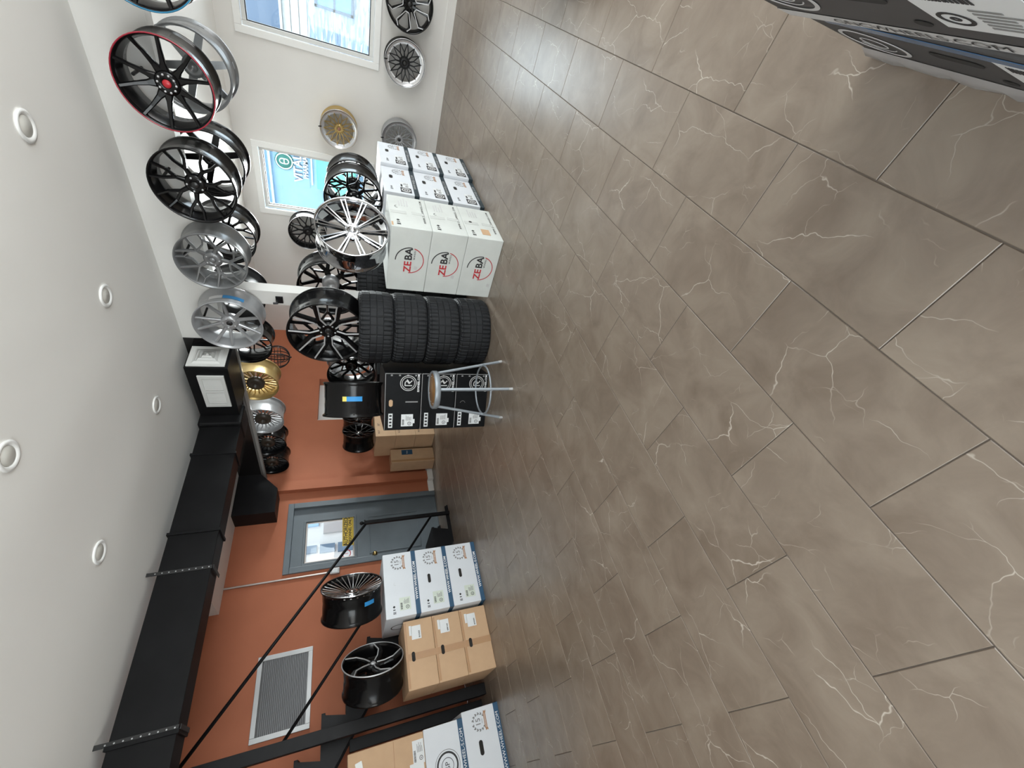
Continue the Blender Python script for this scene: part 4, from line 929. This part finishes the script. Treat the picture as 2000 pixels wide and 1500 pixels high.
# ------------------------------------------------------------------ outside
struct(MB().box(7.2, 40, -20, 30, -.6, -.5).build('ground_street', 'asphalt'), 'street outside the windows')
struct(MB().box(-14, 20, 5.9, 30, -.62, -.52).build('ground_yard', 'asphalt'), 'yard outside the back door')
PXF = 13.0
ph = thing('pharmacy_building', 'pale blue building with pharmacy sign across the street', 'building', (PXF, 0, -.5))
MB().box(0, 4, 3.2, 8.6, 0, 5.6).build('facade', 'facade_blue', ph)
for z0, z1, dx in ((3.60, 3.66, .10), (3.80, 3.92, .22), (4.0, 4.08, .14), (4.2, 4.24, .2)): MB().box(-dx, 0, 3.2, 8.6, z0, z1).build('cornice', 'facade_cornice', ph)
aw = MB().add([(-.9, 3.4, 1.55), (-.9, 5.30, 1.55), (0, 5.45, 2.50), (0, 3.4, 2.50), (-.9, 3.4, 1.50), (-.9, 5.30, 1.50), (0, 5.45, 2.42), (0, 3.4, 2.42)], [(0, 3, 2, 1), (4, 5, 6, 7), (0, 1, 5, 4), (1, 2, 6, 5), (3, 0, 4, 7)]).build('awning', 'facade_green', ph)
def wtext(txt, mtl, y, z, size, parent, sx=1.0, dx=-.03):
    o = put('lettering', text_mesh(txt, bold=.02), mtl, parent, (dx, y, z), (PI / 2, 0, -PI / 2)); o.scale = (size * sx, size, 1); return o
lg = MB().lathe([(0, 0), (.225, 0), (.225, .04), (0, .04)], 40).build('round_logo', 'sign_green', ph, (0, 4.84, 3.28), (0, -PI / 2, 0))
o = MB().ring(0, 0, .04, .055, .18, .205).ring(-.045, .0, .04, .055, .05, .072, 90, 270, 20).ring(.045, .0, .04, .055, .05, .072, -90, 90, 20).box(-.045, .045, .05, .072, .04, .055).box(-.045, .045, -.072, -.05, .04, .055).box(-.012, .012, -.052, .052, .04, .055).build('logo_print', 'sign_white', lg)
sgn = MB().box(-.02, 0, 3.85, 5.45, 2.68, 3.06).build('sign_board', 'facade_blue', ph)
for tx, yy, zz, sz, sx in (('VITALMED', 4.68, 2.95, .29, .95), ('PHARMACY', 4.82, 2.765, .165, .88)):
    wtext(tx, 'sign_white', yy, zz, sz, sgn, sx, -.06); wtext(tx, 'house_trim_grey', yy - .018, zz - .014, sz, sgn, sx, -.03)  # grey copy set behind and lower paints the shadow and sides of the letters
bar_ = MB().box(-.05, -.02, 4.0, 5.35, 2.60, 2.635).build('sign_bar', 'sign_white', ph)
o = wtext('COSMETICS', 'sign_white', 4.5, 2.06, .14, aw, 1.0, -.50); o.rotation_euler = (math.radians(46), 0, -PI / 2)
nh = thing('neighbour_house', 'house of pale siding and grey ledge stone across the street', 'house', (PXF, 0, -.5))
sd = MB().box(0.02, 4, -3.0, 2.9, 2.55, 7).build('wall', 'siding', nh)
for k in range(7): MB().box(-.015 - .01, 0.02, -3.0, 2.9, 2.56 + .17 * k, 2.56 + .17 * k + .155).build('siding_board', 'siding', nh)
MB().box(-.05, 4, -3.0, 2.9, 0, 2.55).build('stone_wall', 'ledge_stone', nh)
for (y0_, y1_, z0_, z1_, gm) in ((.1, 1.42, 1.60, 2.40, 'house_glass'), (-2.0, -.7, 1.60, 2.40, 'house_glass'), (.2, 2.05, 3.06, 4.6, 'house_glass_dark'), (-2.4, -.2, 3.06, 4.6, 'house_glass_dark')):
    fr = MB(); t_ = .05; xo = -.09
    fr.box(xo, 0, y0_, y0_ + t_, z0_, z1_).box(xo, 0, y1_ - t_, y1_, z0_, z1_).box(xo, 0, y0_, y1_, z0_, z0_ + t_).box(xo, 0, y0_, y1_, z1_ - t_, z1_).box(xo, 0, y0_, y1_, (z0_ + z1_) / 2 - .02, (z0_ + z1_) / 2 + .02).box(xo, 0, (y0_ + y1_) / 2 - .02, (y0_ + y1_) / 2 + .02, z0_, z1_)
    win = fr.build('house_window', 'house_trim_grey' if gm == 'house_glass' else 'siding', nh); MB().box(-.07, -.055, y0_ + t_, y1_ - t_, z0_ + t_, z1_ - t_).build('pane', gm, win)
gb = thing('garage_building', 'white building with dark shutters and a red post seen through the door glass', 'building', (0, 9.5, -.5))
MB().box(1.5, 8.5, 0, 3, 0, 5).build('wall', 'siding', gb)
for k in range(4): MB().box(4.05 + .02 * k, 4.25, -.05, 0, 1.6 + .36 * k, 1.9 + .36 * k).build('shutter', 'house_trim_grey', gb)
MB().box(4.5, 5.2, -.06, 0, 1.5, 2.2).build('panel', 'vent_metal', gb); MB().box(3.65, 3.85, -.06, 0, 1.5, 3.0).build('red_post', 'brick_red', gb); MB().box(4.7, 5.6, -.05, 0, 2.3, 2.9).build('blue_panel', 'facade_blue', gb)
